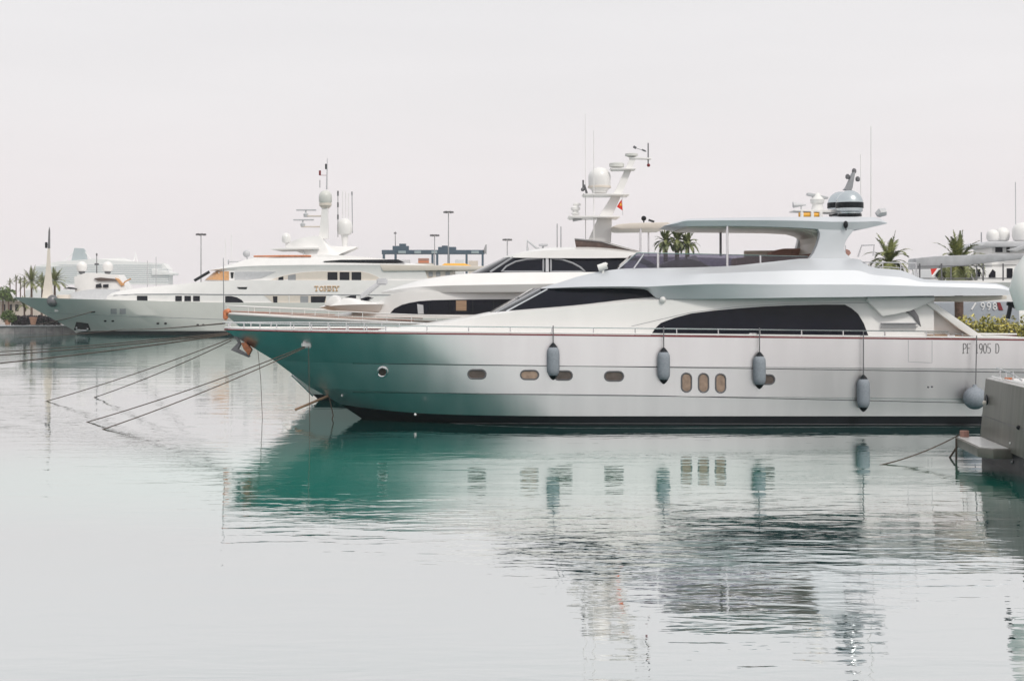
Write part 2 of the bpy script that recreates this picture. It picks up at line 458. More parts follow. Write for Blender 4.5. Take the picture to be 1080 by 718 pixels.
part('strake_line', 'black', hull, lambda b: line_on(b, hull_bvh, [(372, 413.6), (420, 414), (680, 417), (960, 423.4), (1130, 427)], .013, 0, 8))
# rubbing strake and deck
sheer = hull_rows([spec[-1]], XE)[0]
def sheer_at(x):
    q = min(1, max(0, (x + 11.38) / 9.6)); return 3.70 + (3.36 - 3.70) * (x + 11.38) / (XE + 11.38), .03 + 3.36 * (1 - (1 - q) ** 2.55)
def rim(b, dz, dy, r, x0=-11.38, x1=XE):
    n = 70
    for sgn in (-1, 1):
        pts = []
        for i in range(n + 1):
            x = x0 + (x1 - x0) * (i / n) ** 1.6; z, hb = sheer_at(x); pts.append((x, YC + sgn * (hb + dy), z + dz))
        b.tube(pts, r, 6)
part('gunwale_trim', 'red', hull, lambda b: rim(b, .02, .0, .028))
part('cap_rail', 'white', hull, lambda b: rim(b, .09, -.04, .035))
def deckf(b):
    xs = [-11.2 + 32.3 * (i / 40) ** 1.5 for i in range(41)]
    g = [[(x, YC - max(.02, sheer_at(x)[1] - .06), sheer_at(x)[0] - .02) for x in xs], [(x, YC, sheer_at(x)[0] + .05) for x in xs], [(x, YC + max(.02, sheer_at(x)[1] - .06), sheer_at(x)[0] - .02) for x in xs]]
    b.grid(g)
part('deck', 'white', yacht, deckf)
# railing along the bulwark
def railf(b):
    n = 60; top = []
    for i in range(n + 1):
        x = -11.45 + 27.7 * i / n; z, hb = sheer_at(max(-11.3, x)); top.append((x, YC - max(.02, hb - .05), z + (.30 if x < -4 else .30)))
    b.tube(top, .021, 6); b.tube([(x, 2 * YC - y, z) for x, y, z in top], .021, 6)
    x = -11.2
    while x < 16.3:
        z, hb = sheer_at(x)
        for sg in (-1, 1): b.tube([(x, YC + sg * max(.02, hb - .05), z), (x, YC + sg * max(.02, hb - .05), z + .30)], .026 if x > 5 else .024, 6)
        x += .72 if x < -5 else 1.55
part('railing', 'steel', yacht, railf)
# portholes
for (x, y, wd, h, mm) in [(503, 394.5, 19, 9.5, 'port_dark'), (558.5, 395.2, 19, 9.5, 'port_glass'), (594, 395.8, 19, 9.5, 'port_dark'), (647.6, 396.6, 20, 10, 'port_dark'), (808, 400, 18, 10, 'port_dark'),
                          (724, 403.2, 10.5, 20, 'port_glass'), (742, 403.6, 10.5, 20, 'port_glass'), (760, 404, 10.5, 20, 'port_glass')]:
    pw = part('porthole', mm, hull, lambda b: panel(b, hull_bvh, capsule(x, y, wd, h), .006, 12, 2, .02))
    part('porthole_frame', 'darksteel', pw, lambda b: line_on(b, hull_bvh, capsule(x, y, wd, h), .03, .008, 3, True))
ring = [(403.5 + 5 * math.cos(a * math.pi / 9), 392 + 5 * math.sin(a * math.pi / 9)) for a in range(18)]
pw = part('porthole', 'port_dark', hull, lambda b: panel(b, hull_bvh, ring, .006, 12, 2, .02))
part('porthole_frame', 'steel', pw, lambda b: line_on(b, hull_bvh, ring, .04, .01, 3, True))
part('shell_door_outline', 'grey', hull, lambda b: line_on(b, hull_bvh, [(958, 358.6), (958, 381.5), (983, 382.5), (983, 359)], .008, .0, 4))
part('hull_number', 'letter_grey', hull, lambda b: text_on(b, hull_bvh, 'PF 1905 D', 1015, 372.4, 10, 4.3, .014, .006, 0, .12, 1.3))
for x, y in ((438, 437), (361, 417)): part('bilge_outlet', 'white', hull, lambda b: b.ball(proj(x, y, hull_bvh, .01) or P(x, y, 53), .05))
for x, y in ((979, 408), (983, 407.6)): part('hull_fitting', 'darksteel', hull, lambda b: b.ball(proj(x, y, hull_bvh, .0), .04))
# bow fairlead
q = proj(324, 363, hull_bvh, .02)
part('bow_fairlead', 'white', hull, lambda b: b.box(q, (.42, .16, .24), .06))
# stem plate and anchor
an = part('anchor', 'darksteel', yacht, lambda b: (b.extr([P(x, y, YC - .15) for x, y in [(243, 369), (251, 361), (254, 362.6), (251, 368), (263.6, 375.4), (262, 377)]], Vector((0, .3, 0)), .03),
                                                  b.tube([P(248, 353, YC), P(254, 364, YC)], .06)))
part('anchor_fluke', 'orange', an, lambda b: b.extr([P(x, y, YC - .3) for x, y in [(254, 361.6), (259, 361), (265.4, 368.6), (262, 375), (256.6, 368)]], Vector((0, .35, 0)), .04))
part('bobstay_pole', 'teak', yacht, lambda b: b.tube([P(311, 432, YC - .4), P(346, 417.5, YC - .1)], .05))
# --- lower deckhouse
rows = px_rows([
 [(392, 351, .25), (420, 352, 1.3), (452, 353, 2.1), (484, 354, 2.5), (525, 355, 2.7), (600, 356, 2.8), (700, 357, 2.8), (800, 358, 2.8), (920, 359, 2.8), (985, 360, 2.8)],
 [(396, 348.5, .2), (424, 346, 1.2), (455, 342.2, 2.0), (487, 337.5, 2.4), (527, 330.5, 2.6), (602, 324.5, 2.68), (700, 316.5, 2.66), (800, 314, 2.66), (920, 313, 2.66), (985, 313, 2.66)],
 [(400, 347.6, .1), (428, 344.6, .9), (459, 340.6, 1.6), (491, 335.6, 2.0), (531, 328.4, 2.3), (604, 322, 2.4), (700, 312, 2.4), (800, 309, 2.4), (920, 308, 2.4), (985, 308, 2.4)]], YC)
b = MB(); b.loft(rows, YC, 6, camber=.06); house_bvh = b.bvh()
house = build(b, 'deckhouse', 'white', yacht)
win = [(686, 354.2), (691, 346), (697, 340.5), (712, 335), (729, 330.5), (752, 327.6), (777, 325.3), (804, 323.3), (832, 322), (870, 321.2), (891, 321.3), (898, 325), (905, 331), (911, 341), (916, 354.6)]
sw = part('saloon_window', 'glass', house, lambda b: panel(b, house_bvh, win, .012, 36, 3))
part('window_seam', 'grey', house, lambda b: line_on(b, house_bvh, [(666, 344), (700, 336), (729, 329.4), (777, 323.6), (832, 320.3), (893, 319.4), (917, 319.6), (928, 331)], .008, .006, 5))
# aft wing, slanted bulwark
wing = part('aft_wing', 'white', house, lambda b: b.prism([(915, 317), (924, 326), (931, 333.4), (945, 331.2), (960, 327.8), (976, 321), (986, 316), (986, 313), (915, 313)], 52.75, 53.2, .015))
part('aft_side_panel', 'white', house, lambda b: b.prism([(985, 322), (969, 329), (980, 352), (1032, 357)], 53.3, 53.5, .01))
part('slanted_bulwark', 'white', house, lambda b: b.prism([(977, 320), (981, 317.5), (988, 321), (1041, 357.6), (1030, 358), (1012, 347)], 52.9, 53.3, .02))
part('side_recess', 'darksteel', house, lambda b: b.prism([(956, 329), (964, 326.4), (968.6, 333), (971.6, 344.6), (967.6, 341), (963, 334)], 52.93, 53.1, .005))  # dark plate standing in for soft shading on the house side
part('side_louvre', 'grey', house, lambda b: [b.prism([(930, y), (968, y), (968, y + .9), (930, y + .9)], 52.8, 53.1) for y in (340.5, 344)])
part('aft_step', 'teak', yacht, lambda b: b.prism([(980, 353), (1022, 353), (1022, 358), (980, 358)], 52.6, 53.4, .02))
for x, y in ((794, 352), (1003, 354)): part('cleat', 'steel', yacht, lambda b: (b.box(P(x, y, 52.5), (.3, .08, .06), .02), b.box(P(x, y + 1.2, 52.5), (.12, .08, .12), .02)))
def aftrail(b):
    b.tube([P(975, 351, 52.6), P(1004, 352, 52.6), P(1034, 356, 52.6)], .02, 6)
    for x in (985, 1000, 1015): b.tube([P(x, 351.8, 52.6), P(x, 358, 52.6)], .018, 6)
part('aft_railing', 'steel', yacht, aftrail)
part('cockpit_sofa', 'white', yacht, lambda b: b.prism([(1040, 355), (1075, 355), (1075, 360), (1040, 360)], 53.5, 57.5, .05))
# --- wheelhouse glass
rows = px_rows([
 [(514, 330, .03), (516.5, 330, 1.0), (521, 330, 1.8), (531, 329, 2.28), (556, 327.2, 2.4), (620, 322.8, 2.46), (676, 318.5, 2.48), (720, 315, 2.48)],
 [(561, 304, .03), (563, 304, .9), (568, 304, 1.5), (577, 304, 1.86), (597, 303.6, 2.05), (640, 303, 2.2), (680, 303, 2.3), (722, 303, 2.34)]], YC)
b = MB(); b.loft(rows, YC, 6, camber=.03); wh_bvh = b.bvh()
wheel = build(b, 'wheelhouse_window', 'glass', yacht)
part('windscreen_pillar', 'silver_top', wheel, lambda b: line_on(b, wh_bvh, [(534, 328.4), (577.5, 305)], .035, .0, 4))
part('windscreen_pillar', 'silver_top', wheel, lambda b: line_on(b, wh_bvh, [(523.5, 329.3), (569.5, 305)], .018, .0, 4))
part('wiper', 'steel', wheel, lambda b: (line_on(b, wh_bvh, [(530, 318.6), (548, 313.5)], .02, .03, 4), line_on(b, wh_bvh, [(505, 330), (530, 318.8)], .02, .06, 4)))
part('eyebrow_bracket', 'white', wheel, lambda b: b.ball(P(699, 316, 53.0), .12))
# --- flybridge band
cols = [ # px: bottom, mid, shoulder, top as (px,py,hb)
 [(570, 304.6, 1.75), (570, 304.4, 1.8), (570.5, 304, 1.75), (572, 303.4, 1.5)],
 [(591, 304.4, 2.1), (591, 303.4, 2.2), (591.5, 300, 2.0), (592, 297.6, 1.5)],
 [(612, 304.2, 2.25), (612, 302.6, 2.38), (612, 297, 2.1), (613, 291, 1.5)],
 [(636, 304, 2.35), (636, 302.2, 2.5), (636, 294.5, 2.2), (637, 285.8, 1.6)],
 [(660, 304, 2.45), (660, 302, 2.66), (660, 292.5, 2.35), (661, 283.2, 1.7)],
 [(680, 305, 2.55), (680, 302.4, 2.85), (680, 292, 2.5), (681, 282.8, 1.85)],
 [(698, 315.6, 2.62), (698, 301.6, 3.0), (698, 291, 2.62), (699, 282.6, 1.95)],
 [(760, 315, 3.0), (760, 299.4, 3.2), (760, 288, 2.8), (761, 281, 2.1)],
 [(815, 314.2, 3.26), (815, 300, 3.31), (815, 286, 2.9), (815, 276, 2.15)],
 [(853, 313.6, 3.34), (853, 300, 3.33), (853, 285, 2.95), (853, 272.6, 2.2)],
 [(898, 313.2, 3.35), (898, 300, 3.34), (900, 285, 2.95), (902, 272.8, 2.2)],
 [(922, 312.8, 3.35), (922, 300.4, 3.34), (922, 290, 3.05), (921, 282, 2.3)],
 [(950, 312.4, 3.34), (950, 301, 3.33), (950, 292.5, 3.12), (950, 285, 2.5)],
 [(975, 312, 3.33), (975, 302, 3.32), (975, 297.6, 3.2), (975, 294.4, 2.9)],
 [(1015, 311.7, 3.31), (1015, 303, 3.3), (1015, 299, 3.2), (1015, 297, 3.0)],
 [(1051, 311.4, 3.27), (1051, 304, 3.26), (1051, 300.6, 3.2), (1051, 299, 3.05)],
 [(1067, 311, 3.2), (1067, 307, 3.2), (1067, 305.6, 3.15), (1067, 304.8, 3.05)]]
rows = px_rows([[c[k] for c in cols] for k in range(4)], YC)
b = MB(); b.loft(rows, YC, 4, camber=0.02); fly_bvh = b.bvh()
fly = build(b, 'flybridge', 'silver_top', yacht, angle=22)
part('aft_overhang', 'cream', fly, lambda b: b.prism([(940, 313.4), (1062, 311.6), (1062, 315.4), (1030, 318.4), (940, 318)], 53.4, 58, .03))
part('overhang_shade_strip', 'grey', fly, lambda b: b.prism([(702, 315.8), (975, 312.4), (975, 316), (704, 316.6)], 53.05, 53.6, .01))  # grey strip painted in for the shade under the flybridge overhang
# smoked wind deflector round the flybridge
def defl(b):
    t0 = [(652, 283.6), (672, 266.8), (700, 267.2), (760, 268.4), (852, 270.6)]
    lo = [(656, 284), (682, 284), (702, 283.4), (760, 281.6), (852, 273.4)]
    hb = [1.5, 1.75, 1.9, 2.02, 2.1]
    for sg in (-1, 1):
        g = []
        for i in range(5):
            a = P(*t0[i], YC - hb[i]); c = P(*lo[i], YC - hb[i]); d = Vector((0, 0, 0))
            if sg > 0:
                a.y = 2 * YC - a.y; c.y = 2 * YC - c.y
            g.append([a, c])
        b.grid(g)
        b.grid([[p + Vector((0, -.02 * sg, 0)) for p in r] for r in g])
    A = P(*t0[0], YC - 1.5); B_ = P(*lo[0], YC - 1.5); A2 = A.copy(); A2.y = 2 * YC - A.y; B2 = B_.copy(); B2.y = 2 * YC - B_.y
    b.poly([A, A2, P(672, 266.8, YC - 1.75) + Vector((0, 3.5, 0)), P(672, 266.8, YC - 1.75)])
dg = part('wind_deflector', 'tint', fly, defl, smooth=False)
part('deflector_frame', 'steel', dg, lambda b: (b.tube([P(652, 283.6, YC - 1.52), P(672, 266.6, YC - 1.77)], .03, 6), b.tube([P(672, 266.6, YC - 1.77), P(700, 267, YC - 1.92), P(852, 270.4, YC - 2.12)], .015, 6),
     b.tube([P(679, 268, YC - 1.8), P(668, 283.5, YC - 1.8)], .03, 6), b.tube([P(694, 267, YC - 1.9), P(694, 283, YC - 1.9)], .045, 6), b.tube([P(802, 269.4, YC - 2.1), P(802, 278, YC - 2.1)], .035, 6)))
part('helm_console', 'darksteel', fly, lambda b: b.prism([(690, 283), (706, 275), (728, 273), (740, 276), (752, 283)], 55, 57, .1))
part('helm_seat', 'white', fly, lambda b: b.prism([(730, 284), (729, 270), (735, 269.5), (740, 279), (752, 280), (752, 284)], 55.2, 56.6, .08))
part('sofa', 'cushion', fly, lambda b: (b.prism([(812, 276), (812, 266), (826, 262), (858, 262), (858, 276)], 57, 58, .12), b.prism([(776, 280), (776, 272), (812, 270), (812, 278)], 56.5, 57.8, .1)))
part('fly_bulwark', 'cream', fly, lambda b: b.prism([(785, 281), (785, 264.4), (862, 263.6), (862, 277)], 57.7, 57.9, .03))
def flyrail(b):
    D = 53.4
    b.tube([P(905, 276.4, D), P(966, 277.4, D), P(968, 292, D)], .02, 6); b.tube([P(915, 280.4, D), P(967, 283.6, D)], .013, 6)
    for x, y in ((917, 281), (931, 283), (950, 285), (966, 291)): b.tube([P(x, 276.8, D), P(x, y, D)], .018, 6)
    b.tube([P(905, 271, D + 1), P(909, 259, D + 1), P(922, 258.6, D + 1), P(921, 270, D + 1)], .03, 6)
part('flybridge_railing', 'steel', fly, flyrail)
# --- hardtop on its two legs
cols = [
 [(703, 238.4, 1.2), (702, 238.0, 1.25), (704, 237, 1.2)],
 [(714, 238.4, 1.75), (713, 235.6, 1.85), (716, 233.4, 1.6)],
 [(726, 238.6, 2.05), (726, 232.8, 2.15), (727, 230.8, 1.9)],
 [(765, 238.4, 2.15), (765, 232.4, 2.25), (765, 229.8, 2.0)],
 [(803, 238.8, 2.2), (803, 232.4, 2.3), (803, 229.2, 2.0)],
 [(846, 240.4, 2.2), (846, 233, 2.3), (846, 228.8, 2.0)],
 [(880, 242.6, 2.2), (880, 234, 2.3), (880, 228.8, 2.0)],
 [(906, 242, 2.2), (906, 234, 2.28), (906, 228.8, 2.0)],
 [(924, 238.6, 2.1), (924, 233.4, 2.18), (923, 229.2, 1.9)],
 [(935.5, 235.8, 1.9), (935.5, 235.2, 1.92), (934.5, 234.4, 1.9)]]
rows = px_rows([[c[k] for c in cols] for k in range(3)], YC)
b = MB(); b.loft(rows, YC, 5, camber=.05); ht_bvh = b.bvh()
hard = build(b, 'hardtop', 'silver_top', yacht, angle=25)
part('hardtop_lining', 'cream', hard, lambda b: b.extr([P(x, y, 53.75) for x, y in [(724, 238.3), (803, 238.5), (846, 240), (862, 242), (862, 246), (850, 242.6), (826, 241.2), (724, 240.2)]], Vector((0, 3.9, 0)), .02))
leg = [(861, 239), (906, 239.5), (900, 243.6), (895, 250), (892, 255), (890.4, 262), (892, 267), (899, 273.4), (908, 280), (846, 281), (853, 273.2), (858, 267), (862, 258), (864.4, 250), (864.6, 245.5)]
for d0, d1 in ((53.5, 53.95), (57.45, 57.9)):
    part('hardtop_leg', 'silver_top', hard, lambda b: b.extr([Vector((P(x, y, 53.5).x, d0, P(x, y, 53.5).z)) for x, y in leg], Vector((0, d1 - d0, 0)), .05))
part('leg_lining', 'cream', hard, lambda b: b.extr([P(x, y, 54.2) for x, y in [(838, 242), (864, 241), (864, 264), (858, 267), (861, 256), (860, 250), (853, 246)]], Vector((0, 3, 0)), .03))
part('hardtop_post', 'steel', hard, lambda b: b.tube([P(767, 238, 53.7), P(767, 283, 53.7)], .05))
part('hardtop_post', 'darksteel', hard, lambda b: b.tube([P(760, 242, 57.6), P(760, 270, 57.6)], .05))
part('hardtop_light', 'black', hard, lambda b: (b.ball(P(892, 237, 53.38), .09, 10, 1.6), b.tube([P(892, 238, 53.37), P(892.4, 243, 53.4)], .02)))
def dome(b, px, D, r=.52):
    c = P(px, 228.6, D)
    b.lathe([(.3, 0), (.42, .04), (.44, .16), (r * .97, .22), (r, .5)] + [(r * math.cos(a * math.pi / 16), .5 + r * 1.0 * math.sin(a * math.pi / 16)) for a in range(1, 9)], c, 28)
for px, D in ((896, 54.3), (886.5, 57)):
    dm = part('satellite_dome', 'dome_silver', hard, lambda b: dome(b, px, D))
    part('dome_band', 'black', dm, lambda b: b.lathe([(.525, 0), (.53, .02), (.53, .2), (.525, .22)], P(px, 219.8, D), 28))
    part('dome_base', 'black', dm, lambda b: b.lathe([(.46, 0), (.46, .09)], P(px, 228.2, D), 24))
part('light_mast', 'grey', hard, lambda b: b.extr([P(x, y, 55.6) for x, y in [(890, 200), (892.6, 197.6), (899.5, 182), (902.4, 181), (899.5, 198), (898, 202)]], Vector((0, .3, 0)), .03))
for x, y in ((894, 189), (904.6, 191.5), (900.8, 183)): part('mast_lamp', 'darksteel', hard, lambda b: b.lathe([(.05, 0), (.09, .04), (.09, .14), (.04, .2)], P(x, y, 55.7), 10))
rd = part('radar', 'white', hard, lambda b: b.lathe([(.2, 0), (.24, .1), (.2, .3), (.26, .36), (.28, .5), (.16, .62), (.1, .75)], P(862, 224, 55), 20))
part('radar_bar', 'lightgrey', rd, lambda b: b.extr([P(x, y, 54.9) for x, y in [(851.5, 203.5), (854, 203), (874, 207.6), (873.6, 209.8), (868, 210), (851.5, 206)]], Vector((0, .25, 0)), .03))
part('radar_plate', 'white', hard, lambda b: b.prism([(838, 221.2), (884, 221), (884, 224.6), (868, 224), (838, 222.6)], 54.5, 55.6, .02))
lr = part('life_raft', 'yellow', hard, lambda b: b.tube([P(842.5, 226.8, 54.6), P(867, 226.8, 54.6)], .1, 12))
for x in (845, 856, 865): part('raft_cradle', 'white', lr, lambda b: b.box(P(x, 227, 54.6), (.12, .34, .26), .02))
part('horn', 'lightgrey', hard, lambda b: (b.tube([P(836.5, 216.5, 54.8), P(850, 216, 54.8)], [.11, .03]), b.tube([P(836.4, 213, 54.8), P(836.4, 219, 54.8)], .02), b.tube([P(845, 216, 54.8), P(845, 221.4, 54.8)], .03)))
part('searchlight', 'lightgrey', hard, lambda b: (b.tube([P(924.5, 226.6, 54), P(928, 224.4, 54), P(934, 223.4, 54)], [.1, .17, .15]), b.tube([P(927.5, 229, 54), P(928.5, 225, 54)], .05)))
part('antenna', 'white', hard, lambda b: b.tube([P(918.6, 229, 54), P(918.6, 133, 54)], [.022, .014], 6))
part('antenna', 'white', hard, lambda b: b.tube([P(908, 229, 57), P(907.6, 163, 57)], [.02, .012], 6))
part('roof_searchlight', 'white', fly, lambda b: (b.tube([P(631, 283, 54), P(640, 280, 54)], .14, 12), b.tube([P(636, 290, 54), P(636, 283, 54)], .05), b.box(P(638, 278.4, 54), (.22, .16, .1), .03)))

# fenders hanging along the silver hull
lab = ['grey cylinder fender hanging nearest the bow of the silver yacht, beside oval portholes', 'grey cylinder fender hanging just ahead of the three upright portholes',
       'grey cylinder fender half covering a porthole under the middle of the saloon window', 'grey cylinder fender hung lowest, on a long cord below the saloon window']
for i, (x, ya, y0, y1) in enumerate([(583.4, 343.5, 361.5, 400.5), (700, 345, 366.5, 404.8), (801, 346, 371, 410), (910.6, 350, 395, 434)]):
    q = proj(x, (y0 + y1) / 2, hull_bvh, .0); D = q.y - .24
    base = P(x, y1, D)
    f = thing('fender', base, lab[i], 'fender', 'fenders along the silver hull')
    h = P(x, y0, D).z - base.z; r = .235
    part('fender_body', 'fender', f, lambda b: b.lathe([(.08, .1), (r * .7, .16), (r * .95, .28), (r, .42), (r, h - .42), (r * .95, h - .28), (r * .7, h - .16), (.07, h - .1)], base, 20))
    part('fender_tip', 'black', f, lambda b: b.lathe([(.03, 0), (.1, .06), (.17, .165)], base, 14))
    part('fender_tip', 'black', f, lambda b: b.lathe([(.17, h - .165), (.09, h - .06), (.03, h)], base, 14))
    part('fender_cord', 'darksteel', f, lambda b: b.tube([P(x, y0 + 1, D), P(x, (ya + y0) / 2, D), P(x, 351, D + .02), P(x, ya, D + .22)], .022, 6))
base = P(1028, 434, 51.85)
f = thing('ball_fender', base, 'round grey ball fender beside the grey boat near the silver stern', 'fender', 'fenders along the silver hull')
part('fender_body', 'fender', f, lambda b: b.lathe([(.42 * math.sin(a * math.pi / 14), .5 - .42 * math.cos(a * math.pi / 14)) for a in range(0, 14)] + [(.08, .94), (.06, 1.0)], base, 24))
part('fender_cord', 'darksteel', f, lambda b: b.tube([P(1029, 408, 51.85), P(1030, 361, 52.0), P(1030, 354, 52.4)], .02, 6))

# ------------------------------------------------------------------ the white yacht moored just behind
Y2 = 65.6
Q = lambda x, y, hb=3.2: P(x, y, Y2 - hb)
yacht2 = thing('white_yacht', (4, Y2, 0), 'white motor yacht behind the silver one, its raked white mast carrying a big dome', 'yacht')
xb = P(238, 331, Y2).x; xs2 = P(1010, 345, Y2 - 3.2).x
zl = lambda a, b: lerp(a, b)
b = MB(); b.loft(hull_rows([(xb + 4.05, 3.0, 11, 1.8, zl(.5, .5)), (xb + 2.0, 3.2, 10, 2.0, zl(2.5, 2.1)), (xb, 3.25, 10, 2.2, lambda t: 4.2 - .9 * min(1, t * 1.6))], xs2), Y2, 3, top=False, bottom=False)
hull2_bvh = b.bvh()
hull2 = build(b, 'hull', 'hullwhite', yacht2, angle=20)
part('bottom_paint', 'black', hull2, lambda b: b.loft(hull_rows([(xb + 5.2, 2.6, 11, 1.75, zl(-.6, -.6)), (xb + 4.06, 2.99, 11, 1.8, zl(.495, .495))], xs2), Y2, 3, top=False, bottom=False))
part('stem_plate', 'steel', hull2, lambda b: b.tube([Vector((xb + 3.1, Y2, 1.4)), Vector((xb + 4.1, Y2, .42))], .07, 8))
def sheer2(x):
    t = (x - xb) / (xs2 - xb); q = min(1, max(0, (x - xb) / 10)); return 4.2 - .9 * min(1, t * 1.6), .03 + 3.25 * (1 - (1 - q) ** 2.2)
def deck2(b):
    xs = [xb + .1 + (xs2 - xb - .2) * (i / 40) ** 1.4 for i in range(41)]
    b.grid([[(x, Y2 + s_ * max(.02, sheer2(x)[1] - .05), sheer2(x)[0] - .01 + (.06 if s_ == 0 else 0)) for x in xs] for s_ in (-1, 0, 1)])
part('deck', 'teak', yacht2, deck2)
def rail2(b, dz, r, x1, n=60, sgs=(-1, 1)):
    for sg in sgs:
        b.tube([(xb + (x1 - xb) * (i / n) ** 1.3, Y2 + sg * max(.01, sheer2(xb + (x1 - xb) * (i / n) ** 1.3)[1] - .06), sheer2(xb + (x1 - xb) * (i / n) ** 1.3)[0] + dz) for i in range(n + 1)], r, 6)
part('toe_rail', 'white', hull2, lambda b: rail2(b, .05, .05, xs2))
def rl2(b):
    rail2(b, .42, .025, xb + 24)
    for i in range(22):
        x = xb + .1 + i * 1.1; z, hb = sheer2(x)
        for sg in (-1, 1): b.tube([(x, Y2 + sg * max(.01, hb - .06), z), (x, Y2 + sg * max(.01, hb - .06), z + .42)], .02, 6)
part('railing', 'white', yacht2, rl2)
part('teak_rail', 'cushion', yacht2, lambda b: rail2(b, .17, .022, xb + 9, 30))
part('bow_fitting', 'orange', yacht2, lambda b: (b.box(P(238, 332, Y2), (.22, .25, .5), .06), b.ball(P(240.5, 329, Y2), .16)))
part('bow_staff', 'grey', yacht2, lambda b: b.tube([P(236, 330, Y2), P(235.6, 281, Y2), P(235.5, 272, Y2)], [.028, .022, .014], 6))
# lower house with its long dark window
rows = px_rows([
 [(352, 332, .3), (372, 333, 1.2), (392, 334, 1.9), (411, 334.5, 2.3), (440, 335, 2.5), (500, 336, 2.6), (600, 337, 2.6), (800, 338, 2.6), (985, 339, 2.6)],
 [(366, 329.6, .25), (380, 327, 1.1), (394, 322, 1.8), (408, 313, 2.2), (424, 308, 2.45), (500, 307, 2.55), (600, 306, 2.55), (800, 306, 2.55), (985, 306, 2.55)]], Y2)
b = MB(); b.loft(rows, Y2, 5); h2_bvh = b.bvh()
house2 = build(b, 'deckhouse', 'white', yacht2)
wn = part('saloon_window', 'glass', house2, lambda b: panel(b, h2_bvh, [(412, 329.8), (416, 325.4), (424, 321.4), (432, 319.3), (442, 317.6), (456, 316.6), (480, 316), (560, 315.4), (560, 332), (411.5, 331.2)], .015, 24))
part('window_blind', 'teak', wn, lambda b: panel(b, h2_bvh, [(481, 317), (492, 317), (492, 327.6), (481, 327.6)], .03, 3))
part('window_blind', 'lightgrey', wn, lambda b: panel(b, h2_bvh, [(440, 320.6), (446.4, 321.6), (447, 331), (441, 331)], .03, 3))
for x in (452, 474, 498, 520): part('window_post', 'black', wn, lambda b: panel(b, h2_bvh, [(x, 317), (x + 1.2, 317), (x + 1.2, 331), (x, 331)], .028, 2))
# upper band that sweeps to a nose
rows = px_rows([
 [(404, 309.5, .3), (418, 309, 1.3), (440, 308.6, 2.1), (480, 308.2, 2.7), (540, 308, 3.0), (620, 307, 3.1), (720, 306, 3.1), (900, 306, 3.1), (1000, 305, 3.1), (1078, 303, 3.0)],
 [(401.5, 308, .28), (416, 305.6, 1.3), (438, 302.8, 2.15), (478, 301, 2.8), (540, 300, 3.12), (620, 299, 3.2), (720, 299, 3.2), (900, 299, 3.2), (1000, 298.6, 3.2), (1080, 297.4, 3.1)],
 [(403, 307.4, .2), (424, 301, 1.0), (452, 293.6, 1.7), (497, 288.4, 2.3), (545, 287.4, 2.5), (620, 287, 2.6), (720, 288, 2.6), (900, 294, 2.6), (1000, 295.5, 2.8), (1079, 296, 3.0)]], Y2)
b = MB(); b.loft(rows, Y2, 5, camber=.03); band2 = build(b, 'upper_deck', 'white', yacht2)
# wheelhouse glass with white roof
rows = px_rows([
 [(496, 288, .05), (499, 288, 1.0), (506, 287.8, 1.7), (520, 287.6, 2.1), (560, 287.4, 2.25), (620, 287.2, 2.3), (656, 287.2, 2.3)],
 [(532, 271, .05), (534, 271, .9), (538, 271, 1.5), (548, 271, 1.8), (572, 271.4, 1.95), (620, 272, 2.0), (662, 272.4, 2.0)]], Y2)
b = MB(); b.loft(rows, Y2, 5); wh2_bvh = b.bvh()
wheel2 = build(b, 'wheelhouse_window', 'glass', yacht2)
for pl in ([(529, 286.6), (534, 281), (544, 276), (556, 273.6), (573, 272.6), (573, 286.6)], [(581, 286.6), (581, 272.8), (593, 274), (604, 277.6), (612, 282), (617, 286.6)]):
    part('window_arch', 'grey', wheel2, lambda b: line_on(b, wh2_bvh, pl, .045, .01, 4, True))
part('window_post', 'lightgrey', wheel2, lambda b: line_on(b, wh2_bvh, [(577, 272), (577, 287)], .08, .0, 4))
part('windscreen_pillar', 'grey', wheel2, lambda b: line_on(b, wh2_bvh, [(517, 287), (541, 271.6)], .06, .0, 4))
rows = px_rows([
 [(530, 271.6, .1), (536, 271.6, 1.4), (548, 271.8, 1.95), (580, 272.2, 2.1), (620, 272.4, 2.15), (672, 271.8, 2.15), (700, 284, 2.15)],
 [(532, 270.4, .1), (538, 269, 1.4), (552, 266.4, 1.9), (580, 264, 2.05), (620, 263, 2.1), (674, 267.6, 2.1), (702, 282, 2.1)],
 [(540, 268.8, .1), (548, 266.4, 1.0), (562, 263.4, 1.3), (584, 261, 1.4), (620, 260.6, 1.5), (676, 266.4, 1.5), (704, 281, 1.5)]], Y2)
b = MB(); b.loft(rows, Y2, 5, camber=.05); roof2 = build(b, 'wheelhouse_roof', 'white', yacht2)
dk = part('fly_windscreen', 'glass_brown', roof2, lambda b: b.prism([(606, 252), (634, 254.6), (660, 261), (676, 266.4), (660, 266.4), (625, 262.6), (607.6, 261.2)], Y2 - 1.4, Y2 - 1.3, .01))
part('screen_frame', 'steel', dk, lambda b: b.tube([P(606, 252, Y2 - 1.42), P(634, 254.6, Y2 - 1.42), P(676, 266.2, Y2 - 1.42)], .035, 6))
part('fly_seat', 'white', roof2, lambda b: b.prism([(612, 262), (612, 256), (640, 257), (668, 264), (668, 267)], Y2 - .9, Y2 + 1.2, .05))
